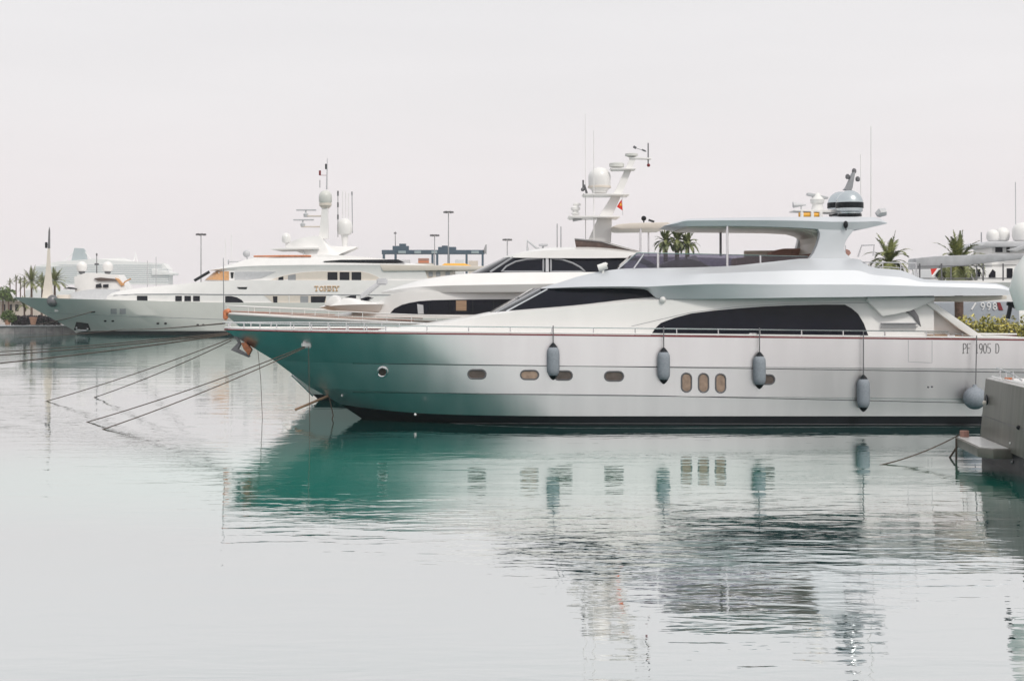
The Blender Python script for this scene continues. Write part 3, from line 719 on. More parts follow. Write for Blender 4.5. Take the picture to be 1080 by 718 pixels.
# raked mast
DM = Y2 - .4
mast2 = part('mast', 'white', yacht2, lambda b: b.loft([[(P(619, 256, DM).x, P(619, 256, DM).z, .35), (P(644, 256, DM).x, P(644, 256, DM).z, .3)],
  [(P(631, 229, DM).x, P(631, 229, DM).z, .3), (P(645, 229, DM).x, P(645, 229, DM).z, .27)], [(P(650, 199, DM).x, P(650, 199, DM).z, .24), (P(655.5, 199, DM).x + .12, P(656, 199, DM).z, .22)],
  [(P(664.6, 166.5, DM).x, P(664, 166.5, DM).z, .15), (P(670.8, 166.5, DM).x, P(670, 166.5, DM).z, .15)]], DM, 2))
for (xa, xz, y, dpt) in [(600, 654, 228.4, 2.2), (615, 664, 205, 1.6), (644, 670.6, 178, 1.0)]:
    part('mast_platform', 'white', mast2, lambda b: b.prism([(xa, y - 1), (xz, y - .8), (xz, y + .8), (xa + 2, y + 1)], DM - dpt / 2, DM + dpt / 2, .02))
part('mast_platform', 'white', mast2, lambda b: b.prism([(664, 165.6), (687, 166.4), (687, 168), (664, 167.6)], DM - .2, DM + .2, .02))
dm2 = part('satellite_dome', 'white', mast2, lambda b: b.lathe([(.25, 0), (.34, .04), (.38, .16), (.48, .24), (.52, .5), (.525, .75)] + [(.525 * math.cos(a * math.pi / 14), .75 + .48 * math.sin(a * math.pi / 14)) for a in range(1, 8)], P(632.3, 204.4, DM), 26))
part('dome_base', 'cream', dm2, lambda b: b.lathe([(.535, .26), (.54, .3), (.53, .36)], P(632.3, 204.4, DM), 26))
part('radar', 'greywhite', mast2, lambda b: (b.lathe([(.2, 0), (.34, .03), (.35, .12), (.34, .2), (.2, .24)], P(650.4, 177, DM), 20), b.lathe([(.1, -.06), (.1, .03)], P(650.4, 177, DM), 12)))
part('radar', 'white', mast2, lambda b: (b.lathe([(.1, 0), (.2, .12), (.12, .22), (.22, .3), (.22, .4), (.1, .48)], P(607, 228, DM), 16), b.box(P(608.6, 215.8, DM), (.36, .16, .12), .03)))
part('top_lamp', 'greywhite', mast2, lambda b: b.lathe([(.1, 0), (.16, .06), (.3, .1), (.3, .2), (.1, .24)], P(666, 167, DM), 16))
part('wind_vane', 'darksteel', mast2, lambda b: (b.tube([P(683.6, 174, DM), P(683.6, 151, DM)], .03, 6), b.tube([P(668, 154.6, DM), P(671, 156.4, DM)], .06, 6), b.tube([P(671, 156.4, DM), P(682, 160, DM)], .012, 6), b.tube([P(677, 158, DM), P(681, 159.6, DM)], .04, 6)))
part('mast_lamp', 'red', mast2, lambda b: b.ball(P(684, 174.4, DM), .08))
part('mast_lamp', 'darksteel', mast2, lambda b: (b.tube([P(615, 190, DM), P(615, 198, DM)], .04, 6), b.ball(P(614.6, 200, DM), .09), b.tube([P(616, 195, DM), P(619, 204, DM)], .05, 6)))
part('horn', 'lightgrey', mast2, lambda b: (b.tube([P(604, 232.4, DM), P(614, 231.4, DM)], [.07, .03]), b.tube([P(611, 231.6, DM), P(611, 229, DM)], .02)))
part('antenna', 'white', mast2, lambda b: b.tube([P(626.4, 262, DM - .7), P(626.2, 138, DM - .7)], [.03, .014], 6))
part('antenna', 'white', mast2, lambda b: b.tube([P(617.6, 253, DM + .6), P(617.2, 120, DM + .6)], [.022, .011], 6))
for x, y in ((587.6, 236), (591.6, 239)): part('antenna', 'grey', roof2, lambda b: b.tube([P(x, 264, Y2), P(x, y, Y2)], .022, 6))
part('sunroof', 'cream', yacht2, lambda b: b.prism([(646, 239), (652, 236.6), (665, 235.2), (704, 234.4), (712, 237), (702, 240.6), (655, 241.2)], Y2 - 2.1, Y2 + 2.1, .04))
for x, d in ((675.6, -1.9), (684, 1.9)): part('sunroof_post', 'steel', yacht2, lambda b: b.tube([P(x, 240, Y2 + d), P(x, 276, Y2 + d)], .05, 6))
part('horn', 'black', yacht2, lambda b: (b.ball(P(679, 230.4, Y2), .12), b.tube([P(679, 231, Y2), P(679, 235.6, Y2)], .03), b.tube([P(684, 232, Y2), P(690, 234, Y2)], .05)))
part('boat_crane', 'lightgrey', roof2, lambda b: (b.tube([P(556.6, 266, Y2), P(556, 254, Y2), P(568.6, 263.6, Y2)], .07, 6), b.box(P(573, 258.6, Y2), (.42, .3, .1), .02), b.tube([P(573, 259, Y2), P(572, 264, Y2)], .05, 6)))
# aft awning and rail on the upper deck
part('awning', 'canvas', yacht2, lambda b: b.prism([(966, 272.4), (985, 270.2), (1040, 268.2), (1100, 267), (1100, 271), (1062, 275), (1024, 279.4), (990, 283), (966, 284)], Y2 - 2.8, Y2 - 1.5, .08))
for x, d in ((970, -2.9), (993, -2.9), (1037, -2.9), (1058, -2.9), (1003, 2.7), (1030, 2.7)): part('awning_post', 'darksteel', yacht2, lambda b: b.tube([P(x, 278 if d < 0 else 280, Y2 + d), P(x, 297, Y2 + d)], .035, 6))
part('awning_rail', 'darksteel', yacht2, lambda b: b.tube([P(968, 293.6, Y2 - 2.9), P(1078, 293.6, Y2 - 2.9)], .025, 6))
part('awning_rail', 'darksteel', yacht2, lambda b: b.tube([P(968, 281, Y2 - 2.9), P(1078, 279.6, Y2 - 2.9)], .02, 6))
# tender and its crane on the foredeck
tn = thing('tender', Q(376, 331, 1.4), 'white ribbed tender lying on the foredeck of the white yacht', 'boat')
rows = [[(P(x, y, Y2 - 1.4 - hb).x, P(x, y, Y2 - 1.4 - hb).z, hb) for x, y, hb in r] for r in
 [[(348, 327, .05), (360, 328.6, .5), (380, 328.8, .7), (400, 328.6, .7)], [(336, 324, .06), (356, 322, .8), (380, 321, .95), (404, 320.6, .9)], [(340, 322.6, .05), (357, 318.6, .7), (364, 314, .7), (384, 316.6, .6), (402, 318, .6)][:4]]]
b = MB(); b.loft(rows, Y2 - 1.4, 5); tb = build(b, 'boat_hull', 'white', tn)
part('console', 'white', tn, lambda b: b.prism([(341, 322), (346, 316), (351, 311), (355, 312), (359, 319), (360, 324)], Y2 - 2.0, Y2 - .8, .06))
part('console_glass', 'glass', tn, lambda b: b.prism([(380, 315), (388, 312.6), (392, 314), (386, 317.6), (381, 317.6)], Y2 - 2.06, Y2 - .9, .03))
dv = part('deck_crane', 'lightgrey', yacht2, lambda b: (b.tube([P(383, 328, Y2 - .2), P(382.6, 312, Y2 - .2), P(404, 295.6, Y2 - .2)], [.2, .14, .1], 8), b.box(P(403, 297, Y2 - .2), (.5, .25, .3), .05)))
# red pennant below the mast
fl = thing('pennant', P(653, 222, DM - 1), 'small red and yellow flag hanging under the white mast platform', 'flag')
def flg(b, pts, d=0.):
    b.extr([P(x, y, DM - .62 - d) for x, y in pts], Vector((0, .03, 0)))
part('flag_cloth', 'flag_red', fl, lambda b: flg(b, [(655.6, 210.4), (656.6, 222), (652.4, 219.4), (650.6, 218.2), (653, 214)]))
part('flag_stripe', 'yellow', fl, lambda b: flg(b, [(655.2, 213.6), (655.8, 217.2), (653.2, 216.8)], .012))
part('halyard', 'lightgrey', fl, lambda b: b.tube([P(656, 206, DM - .6), P(656.8, 227, DM - .6)], .012, 6))

# ------------------------------------------------------------------ the superyacht on the left
Y3 = 191.; S3 = 4.9
tommy = thing('superyacht', (-20, Y3, 0), 'very large white superyacht at left with gold name lettering and a lone foremast', 'yacht')
T = lambda x, y, hb=4.6: P(x, y, Y3 - hb)
x3 = P(13.5, 314, Y3).x; xe3 = P(520, 330, Y3 - 4.8).x
def zsh(t): return 5.25 - .75 * min(1, t * 2.2)
b = MB(); b.loft(hull_rows([(x3 + 9.5, 3.6, 20, 1.7, lerp(-.5, -.5)), (x3 + 8.2, 4.5, 20, 1.8, lerp(.75, .75)), (x3 + 8.15, 4.52, 20, 1.8, lerp(.8, .8)), (x3 + 4.1, 4.75, 18, 2.0, lerp(3.0, 2.4)), (x3, 4.8, 17, 2.3, zsh)], xe3), Y3, 3, top=True, bottom=False)
hull3_bvh = b.bvh(); hull3 = build(b, 'hull', 'greywhite', tommy, angle=14)
part('boot_stripe', 'black', hull3, lambda b: b.loft(hull_rows([(x3 + 9.0, 4.35, 20, 1.75, lerp(-.1, -.1)), (x3 + 8.3, 4.54, 20, 1.8, lerp(.72, .72))], xe3), Y3, 3, top=False, bottom=False))
part('anchor_pocket', 'black', hull3, lambda b: panel(b, hull3_bvh, [(78, 348), (80.6, 339.2), (93, 340.8), (95.6, 348)], .04, 8, 3, .1))
part('anchor', 'lightgrey', hull3, lambda b: line_on(b, hull3_bvh, [(81.6, 344), (82, 346.4), (87, 347.2), (92.6, 347.2), (93.4, 345.4)], .13, .25, 2))
part('strake_line', 'grey', hull3, lambda b: line_on(b, hull3_bvh, [(50, 330), (90, 331.6), (240, 337), (330, 339)], .03, 0, 10))
for x in (120, 129.5): part('hull_vent', 'grey', hull3, lambda b: panel(b, hull3_bvh, [(x - 3.2, 325.4), (x + 3.2, 325.4), (x + 3.2, 331), (x - 3.2, 331)], .03, 3))
for x, y in ((111, 338.4), (119, 338.4), (166.5, 341), (174.6, 341), (208.6, 342.6), (214.4, 342.6)): part('hull_scupper', 'black', hull3, lambda b: panel(b, hull3_bvh, capsule(x, y, 3, 1.9, 4), .03, 5))
part('hawse_light', 'white', hull3, lambda b: b.box(proj(60, 327.4, hull3_bvh, .05), (.55, .2, .3), .05))
part('hawse_pipe', 'black', hull3, lambda b: panel(b, hull3_bvh, [(95.6, 328.4), (100.4, 328), (100.4, 329.4), (96, 329.8)], .05, 3))
part('jack_staff', 'white', hull3, lambda b: b.prism([(10.6, 308), (12.4, 308), (17, 314.6), (14, 314.8)], Y3 - .1, Y3 + .1, .02))
# foremast
fm = part('foremast', 'cream', tommy, lambda b: b.loft([[(T(45.4, 316, 0).x, T(45, 316, 0).z, .5), (T(55.6, 316, 0).x, T(55, 316, 0).z, .45)], [(T(49.4, 280, 0).x, T(49, 280, 0).z, .2), (T(53, 280, 0).x, T(53, 280, 0).z, .2)], [(T(50.4, 262, 0).x, T(50, 262, 0).z, .12), (T(52.6, 262, 0).x, T(52, 262, 0).z, .12)]], Y3, 2))
part('mast_head', 'darksteel', fm, lambda b: b.tube([T(51.7, 262, 0), T(52, 244, 0), T(52.2, 239.6, 0)], [.17, .13, .04], 8))
part('mast_lamp', 'black', fm, lambda b: (b.box(T(48.8, 258.6, 0), (.3, .3, .8), .05), b.tube([T(49, 258, 0), T(51.6, 258, 0)], .05, 6)))
part('winch_cover', 'darksteel', tommy, lambda b: b.ball(T(55.4, 317.4, 2.6), .75, 16, 1.1))
part('deck_locker', 'cream', tommy, lambda b: b.prism([(59.6, 311), (71.6, 310.8), (72, 316), (59.6, 316)], Y3 - 2.2, Y3 - .6, .05))
part('bow_tender_cover', 'lightgrey', tommy, lambda b: b.loft([[(T(68, 315, 0).x, T(0, 316, 0).z, .4), (T(80, 315, 0).x, T(0, 316, 0).z, 1.6), (T(100, 315, 0).x, T(0, 316, 0).z, 1.8), (T(124, 315, 0).x, T(0, 316, 0).z, 1.6)],
   [(T(68, 313, 0).x, T(0, 313, 0).z, .3), (T(84, 308, 0).x, T(0, 307.6, 0).z, 1.2), (T(104, 305, 0).x, T(0, 305, 0).z, 1.3), (T(124, 304, 0).x, T(0, 305, 0).z, 1.2)]], Y3, 4))
def shell3(name, mt, rws, nu=5, cam_=.05):
    rr = [[(P(x, y, Y3 - hb).x, P(x, y, Y3 - hb).z, hb) for x, y, hb in r] for r in rws]
    b = MB(); b.loft(rr, Y3, nu, camber=cam_); bv = b.bvh(); return build(b, name, mt, tommy, angle=25), bv
main3, m3b = shell3('main_deckhouse', 'white', [
 [(104, 315, .4), (118, 316.6, 2.4), (140, 318, 3.8), (185, 320.4, 4.5), (240, 323, 4.6), (330, 325, 4.6), (430, 326, 4.6), (500, 327, 4.6)],
 [(106, 313.6, .3), (119, 311.4, 2.3), (141, 310.2, 3.7), (186, 310, 4.45), (240, 310.6, 4.6), (330, 310.8, 4.6), (430, 311, 4.6), (500, 311.4, 4.6)],
 [(109, 312.4, .2), (122, 307.8, 1.8), (145, 304, 3.0), (188, 299.8, 3.8), (224, 296.6, 4.1), (290, 295.4, 4.4), (410, 295.6, 4.4), (482, 296, 4.4)]])
for x0, x1 in ((144.6, 155.6), (185, 191.8), (194.6, 201.4), (203.8, 210.8)): part('cabin_window', 'glass', main3, lambda b: panel(b, m3b, [(x0, 312), (x1, 312), (x1, 317.6), (x0, 317.6)], .05, 3))
part('arched_window', 'glass', main3, lambda b: panel(b, m3b, [(237.6, 319.6), (237.6, 312.2), (244, 312.2), (250, 313.6), (255, 316.4), (257.6, 319.8)], .05, 8))
part('bulwark_slot', 'black', main3, lambda b: panel(b, m3b, [(249.8, 302.8), (261, 302.8), (260, 305), (252, 304.8)], .05, 4))
rc = part('side_recess', 'cream', main3, lambda b: panel(b, m3b, [(278.6, 311.6), (344, 311.6), (344, 321.6), (291, 321.6)], .04, 6))
part('recess_window', 'glass', rc, lambda b: panel(b, m3b, [(288, 312.4), (292.6, 312.4), (292.6, 320), (288.6, 320)], .1, 3))
part('recess_door', 'grey', rc, lambda b: panel(b, m3b, [(317, 312), (325.2, 312), (325.2, 321.4), (317, 321.4)], .1, 3))
part('recess_window', 'glass', rc, lambda b: panel(b, m3b, [(328, 312.4), (344, 312.4), (342, 321), (328, 321)], .1, 3))
part('recess_panel', 'white', rc, lambda b: panel(b, m3b, [(304.6, 311.8), (305.4, 311.8), (305.4, 321), (304.6, 321)], .1, 2))
part('arched_window', 'glass', main3, lambda b: panel(b, m3b, [(357.6, 318), (364, 313.6), (370, 311.8), (375.6, 311.6), (375.6, 318.4)], .05, 6))
part('name_lettering', 'gold', main3, lambda b: text_on(b, m3b, 'TOMMY', 331.4, 306.8, 4.8, 5.35, .045, .08, 0, .16))
part('deck_edge', 'grey', main3, lambda b: line_on(b, m3b, [(120, 311.6), (145, 310.3), (190, 310.1), (240, 310.7), (430, 311.1)], .07, 0, 10))
# bridge deck
brid, bb3 = shell3('bridge_deckhouse', 'white', [
 [(214, 296.4, .3), (220, 296.2, 2.0), (232, 296, 3.3), (260, 295.8, 3.9), (330, 296.6, 4.2), (404, 296.8, 4.2), (452, 297, 4.2)],
 [(228, 285.8, .3), (232, 285.6, 1.8), (240, 285.6, 3.0), (262, 285.6, 3.8), (330, 285.4, 4.2), (398, 285.2, 4.2), (448, 285.2, 4.2)],
 [(219, 285.4, .4), (226, 284.4, 2.1), (240, 282.6, 3.2), (264, 280.6, 4.0), (330, 279.4, 4.4), (400, 279.2, 4.4), (470, 280.4, 4.4)],
 [(225, 284, .3), (236, 280.6, 1.6), (248, 277.4, 2.5), (268, 272.6, 3.2), (330, 272, 3.7), (400, 275.4, 3.9), (430, 277.6, 3.9)]])
part('bridge_window', 'amber', brid, lambda b: panel(b, bb3, [(216.6, 295.4), (227, 286.4), (241.6, 286.4), (241.6, 295.6)], .06, 10))
part('bridge_pillar', 'black', brid, lambda b: panel(b, bb3, [(243.4, 287.4), (246.6, 287.4), (246, 293.4), (244, 293.4)], .08, 3))
part('bridge_pillar', 'black', brid, lambda b: b.tube([T(205, 296, 1.8), T(221, 286.6, 1.6)], .2, 6))
part('side_recess', 'lightgrey', brid, lambda b: panel(b, bb3, [(247.6, 286.6), (291.4, 286.4), (276, 293.4), (262, 295), (247.6, 295)], .05, 8))
rc = part('arched_recess', 'cream', brid, lambda b: panel(b, bb3, [(283, 296.4), (293, 292.4), (305, 289.4), (320, 287.2), (338, 286.2), (380, 286.2), (390, 288.4), (398, 291.8), (404, 296.4)], .05, 20))
for x0, x1 in ((345.6, 356), (358.4, 368.6), (371, 381)): part('saloon_window', 'glass', rc, lambda b: panel(b, bb3, [(x0, 287), (x1, 287), (x1, 295.8), (x0, 295.8)], .1, 3))
part('recess_panel', 'grey', rc, lambda b: panel(b, bb3, [(304, 290.4), (312, 289), (312, 296), (304, 296)], .1, 3))
part('recess_window', 'glass', rc, lambda b: panel(b, bb3, [(294, 292.8), (299, 291.4), (299, 295.8), (293.6, 295.8)], .1, 3))
sd_ = part('skylounge_window', 'glass', brid, lambda b: b.prism([(341, 275.4), (360, 274), (420, 273.6), (427, 277), (400, 277.2), (343, 276)], Y3 - 4.3, Y3 - 4.0, .02))
# sun deck, arch and mast
sun_, sb3 = shell3('sundeck', 'white', [
 [(262, 274, 1.0), (268, 273.4, 2.4), (300, 273, 3.2), (345, 272.8, 3.6), (400, 276, 3.7), (425, 278, 3.7)],
 [(266, 271, .9), (271, 270.4, 2.3), (300, 269.6, 3.1), (345, 268.6, 3.4), (400, 272.6, 3.5), (420, 275, 3.5)]])
part('sundeck_rail', 'orange', sun_, lambda b: b.tube([T(267.6, 270.4, 3.1), T(300, 270, 3.3), T(328, 270, 3.5)], .12, 6))
part('awning_slab', 'white', sun_, lambda b: b.prism([(284, 262.8), (296, 261.4), (336, 260.6), (336, 263), (290, 264)], Y3 - 3, Y3 + 3, .1))
part('awning_post', 'lightgrey', sun_, lambda b: b.tube([T(320, 263, 2.6), T(320, 271, 2.6)], .08, 6))
part('arch', 'white', sun_, lambda b: b.loft([[(T(303, 260.6, 0).x, T(0, 261, 0).z, 1.2), (T(334, 272, 0).x, T(0, 272, 0).z, 2.6), (T(350, 274, 0).x, T(0, 274, 0).z, 2.6), (T(362, 268, 0).x, T(0, 268, 0).z, 2.4), (T(377, 261, 0).x, T(0, 261.6, 0).z, 1.6)],
   [(T(302, 259, 0).x, T(0, 259, 0).z, 1.0), (T(318, 252, 0).x, T(0, 252.2, 0).z, 1.8), (T(337, 249.4, 0).x, T(0, 249.4, 0).z, 1.8), (T(350, 257, 0).x, T(0, 260, 0).z, 1.8), (T(377, 260, 0).x, T(0, 260.4, 0).z, 1.4)]], Y3, 4))
m3 = part('mast', 'white', tommy, lambda b: b.loft([[(T(336.6, 252, 0).x, T(0, 252, 0).z, .5), (T(346.6, 252, 0).x, T(0, 252, 0).z, .5)], [(T(339, 228, 0).x, T(0, 228, 0).z, .4), (T(346, 228, 0).x, T(0, 228, 0).z, .4)], [(T(340, 214, 0).x, T(0, 214, 0).z, .4), (T(346.4, 214, 0).x, T(0, 214, 0).z, .4)]], Y3, 2))
def dome3(b, px, py, r, D=Y3): b.lathe([(r * .5, 0), (r * .8, r * .1), (r, r * .5), (r, r * 1.2)] + [(r * math.cos(a * math.pi / 12), r * 1.2 + r * math.sin(a * math.pi / 12)) for a in range(1, 7)], P(px, py, D), 22)
part('satellite_dome', 'greywhite', m3, lambda b: dome3(b, 343.2, 216, .9))
part('dome_base', 'cream', m3, lambda b: b.lathe([(.5, -.5), (.85, -.1), (.85, .2)], T(343.2, 216, 0), 18))
part('satellite_dome', 'white', tommy, lambda b: (dome3(b, 363.6, 248, 1.05, Y3 + 1.5), b.lathe([(.35, -1.8), (.5, .1)], P(363.6, 248, Y3 + 1.5), 12)))
part('satellite_dome', 'white', sun_, lambda b: (dome3(b, 302, 256.4, .62, Y3 - 1), b.lathe([(.12, -.6), (.2, .1)], P(302, 256.4, Y3 - 1), 10)))
for y, xa, xz, xc, ya in ((221.6, 312.4, 333.6, 322.6, 228), (232, 309.4, 331, 319.4, 239.2)):
    part('radar_bar', 'lightgrey', m3, lambda b: (b.box((T((xa + xz) / 2, y, 0)), (T(xz, y, 0).x - T(xa, y, 0).x, .3, .18), .04), b.lathe([(.3, -.9), (.35, -.5), (.12, -.3), (.1, 0)], T(xc, y + .4, 0), 12)))
    part('radar_arm', 'cream', m3, lambda b: b.box((T((xc + 340) / 2, ya, 0)), (T(341, ya, 0).x - T(xc - 3, ya, 0).x, .5, .18), .04))
part('mast_pole', 'lightgrey', m3, lambda b: b.tube([T(344.6, 200, 0), T(345.2, 167, 0)], [.12, .05], 6))
part('mast_lamp', 'black', m3, lambda b: b.tube([T(343.8, 173, 0), T(343.8, 178.6, 0)], .14, 6))
part('mast_lamp', 'red', m3, lambda b: (b.tube([T(337.4, 180, 0), T(337.4, 185, 0)], .16, 6), b.tube([T(337.4, 185, 0), T(344.8, 185, 0)], .03, 6)))
part('mast_lamp', 'darksteel', m3, lambda b: b.tube([T(337.4, 190, 0), T(337.4, 198, 0)], .05, 6))
part('signal_mast', 'darksteel', sun_, lambda b: (b.tube([T(356.4, 250, 0), T(356.4, 201, 0)], .05, 6), [b.tube([T(356.4, y, 0), T(356.4, y + 5, 0)], .13, 6) for y in (201.6, 213.6, 226.4)]))
for x, y in ((361.4, 202), (364.6, 202), (367.6, 204)): part('antenna', 'white', sun_, lambda b: b.tube([T(x, 246, -2), T(x, y, -2)], .05, 6))
part('antenna', 'grey', sun_, lambda b: (b.tube([T(371.8, 246, -2), T(371.2, 203, -2)], .06, 6), b.box(T(371.2, 204, -2), (.2, .2, .5), .04)))
for x, y in ((237.6, 252), (244, 248)): part('antenna', 'white', brid, lambda b: b.tube([T(x, 283, 0), T(x, y, 0)], .04, 6))
part('roof_instruments', 'lightgrey', brid, lambda b: (b.box(T(250, 276, 1), (2.4, .6, .12), .02), b.tube([T(241, 279, 1), T(241, 274, 1)], .08), b.tube([T(254, 278, 1), T(254, 274.6, 1)], .08), b.ball(T(260, 267.6, 0), .5), b.tube([T(261, 274, 0), T(260, 268, 0)], .1)))
part('stern_deck', 'cream', tommy, lambda b: (b.prism([(400, 278.6), (512, 280.6), (512, 284.6), (404, 286)], Y3 - 4.4, Y3 + 4.4, .1)))
part('stern_house', 'cream', tommy, lambda b: b.prism([(404, 285.6), (478, 285.4), (478, 297), (404, 297)], Y3 - 3.8, Y3 + 3.8, .1))
for x in (442, 452, 460, 470): part('stern_window', 'grey', tommy, lambda b: b.prism([(x, 286.6), (x + 4.4, 286.6), (x + 4.4, 291.6), (x, 291.6)], Y3 - 3.95, Y3 - 3.7))
kay = MB(); kay.tube([P(463.6, 282.2, Y3 - 3.6), P(469, 281, Y3 - 3.6), P(490, 281, Y3 - 3.6), P(499, 281.8, Y3 - 3.6)], [.12, .42, .42, .1], 10)
tag(build(kay, 'kayak', 'yellow'), 'yellow kayak lying on the aft deck of the superyacht', 'kayak')

# ------------------------------------------------------------------ the smaller yacht behind the superyacht's bow
Y4 = 236.
U = lambda x, y, d=0: P(x, y, Y4 + d)
fb = thing('flybridge_yacht', (U(110, 350).x, Y4, 0), 'small white flybridge yacht with two satellite domes behind the superyacht bow', 'yacht')
part('hull', 'hullwhite', fb, lambda b: b.loft([[(U(70, 0).x, 0, .4), (U(90, 0).x, 0, 2.5), (U(165, 0).x, 0, 2.8)], [(U(60, 0).x, 3.4, .3), (U(88, 0).x, 3.3, 2.9), (U(168, 0).x, 3.2, 3)]], Y4, 5))
part('deckhouse', 'white', fb, lambda b: b.loft([[(U(84, 0).x, U(0, 318).z, 1.8), (U(100, 0).x, U(0, 318).z, 2.4), (U(142, 0).x, U(0, 318).z, 2.4)], [(U(82, 0).x, U(0, 303).z, 1.6), (U(98, 0).x, U(0, 303).z, 2.2), (U(136, 0).x, U(0, 303).z, 2.2)], [(U(81, 0).x, U(0, 292).z, 1.4), (U(98, 0).x, U(0, 288).z, 2.0), (U(128, 0).x, U(0, 290).z, 1.9)]], Y4, 4))
part('flybridge_window', 'glass_brown', fb, lambda b: b.prism([(99, 293.6), (106, 292.6), (120, 294), (124, 296), (103, 296.2)], Y4 - 2.4, Y4 - 1.9, .02))
part('cabin_window', 'glass', fb, lambda b: b.prism([(101, 300), (106, 298.8), (107, 303), (101, 303.4)], Y4 - 2.5, Y4 - 2, .02))
part('cabin_window', 'glass', fb, lambda b: b.prism([(108.6, 300), (114, 299.6), (114, 303), (108.6, 303)], Y4 - 2.5, Y4 - 2, .02))
part('windscreen', 'amber', fb, lambda b: b.prism([(121, 293), (125, 294), (131, 301), (127, 301)], Y4 - 2.4, Y4 - 1.9, .02))
part('bow_rail', 'amber', fb, lambda b: b.tube([U(128, 302, -2.2), U(132, 297, -2.2), U(138, 294, -2.2)], .13, 6))
part('dark_hatch', 'black', fb, lambda b: b.prism([(66, 304.4), (73, 302.8), (80, 304.2), (79, 305.2)], Y4 - 2.6, Y4 - 1))
for x in (86.4, 113.6):
    dd = part('satellite_dome', 'white', fb, lambda b: (b.lathe([(.5, 0), (.75, .1), (.86, .5), (.86, .9)] + [(.86 * math.cos(a * math.pi / 12), .9 + .8 * math.sin(a * math.pi / 12)) for a in range(1, 7)], U(x, 286.4), 20)))
    part('dome_base', 'darksteel', dd, lambda b: b.lathe([(.2, -.5), (.5, -.25), (.55, .02)], U(x, 286.4), 14))
part('mast', 'darksteel', fb, lambda b: (b.tube([U(102, 290), U(102, 267)], [.12, .05], 6), b.box(U(102, 278.6), (.7, .2, .3), .03), b.box(U(102, 268.6), (.25, .2, .4), .03)))
for x, y in ((155.6, 275), (164.6, 271)): part('antenna', 'lightgrey', fb, lambda b: b.tube([U(x, 306), U(x, y)], .07, 6))

# ------------------------------------------------------------------ right: planted quay, palms, the yachts beyond it
b = MB(); b.extr([(13, 74, -1), (120, 74, -1), (120, 74, 1.25), (13, 74, 1.25)], Vector((0, 11, 0)))
tag(build(b, 'planted_quay', 'stone', smooth=False), 'stone quay carrying the hedge and palms behind the silver stern', 'quay')
def leaves(b, spots, size, n, rnd, up=.3):
    """n leaf-sized faces spread through the ellipsoids in spots (centre, radii)"""
    vol = [r[0] * r[1] * r[2] for c, r in spots]; tot = sum(vol)
    for (c, r), v in zip(spots, vol):
        for i in range(int(n * v / tot)):
            while True:
                q = Vector((rnd.uniform(-1, 1), rnd.uniform(-1, 1), rnd.uniform(-1, 1)))
                if .25 < q.length < 1: break
            p = Vector(c) + Vector((q.x * r[0], q.y * r[1], q.z * r[2]))
            d = Vector((rnd.uniform(-1, 1), rnd.uniform(-1, 1), rnd.uniform(-.6, 1) + up)).normalized()
            u = d.orthogonal().normalized(); u.rotate(Matrix.Rotation(rnd.uniform(0, 6.28), 3, d)); vv = d.cross(u)
            s_ = size * rnd.uniform(.6, 1.4)
            b.poly([p - u * s_, p + vv * s_ * .45 + d * s_ * .1, p + u * s_, p - vv * s_ * .45 + d * s_ * .1])
rnd = random.Random(3)
hb_ = thing('hedge', (27.5, 75.4, 1.25), 'clipped yellow-green hedge on the quay right of the slanted stern', 'hedge')
def hedge_leaves(b):
    sp = []
    for i in range(46):
        x = 22.4 + i * .26
        sp.append(((x, 75.4 + rnd.uniform(-.3, .3), 2.4 + rnd.uniform(-.1, .1)), (.5, .6, 1.1)))
        sp.append(((x, 75.2 + rnd.uniform(-.3, .3), 3.35 + rnd.uniform(-.2, .35) - max(0, 23.6 - x) * .4), (.42, .5, .5)))
    leaves(b, sp, .11, 15000, rnd)
part('foliage', 'hedge', hb_, hedge_leaves, smooth=False)
part('stem', 'trunk', hb_, lambda b: [b.tube([(22.8 + i * .9, 75.4, 1.25), (22.9 + i * .9, 75.4, 2.6)], .05, 6) for i in range(12)])
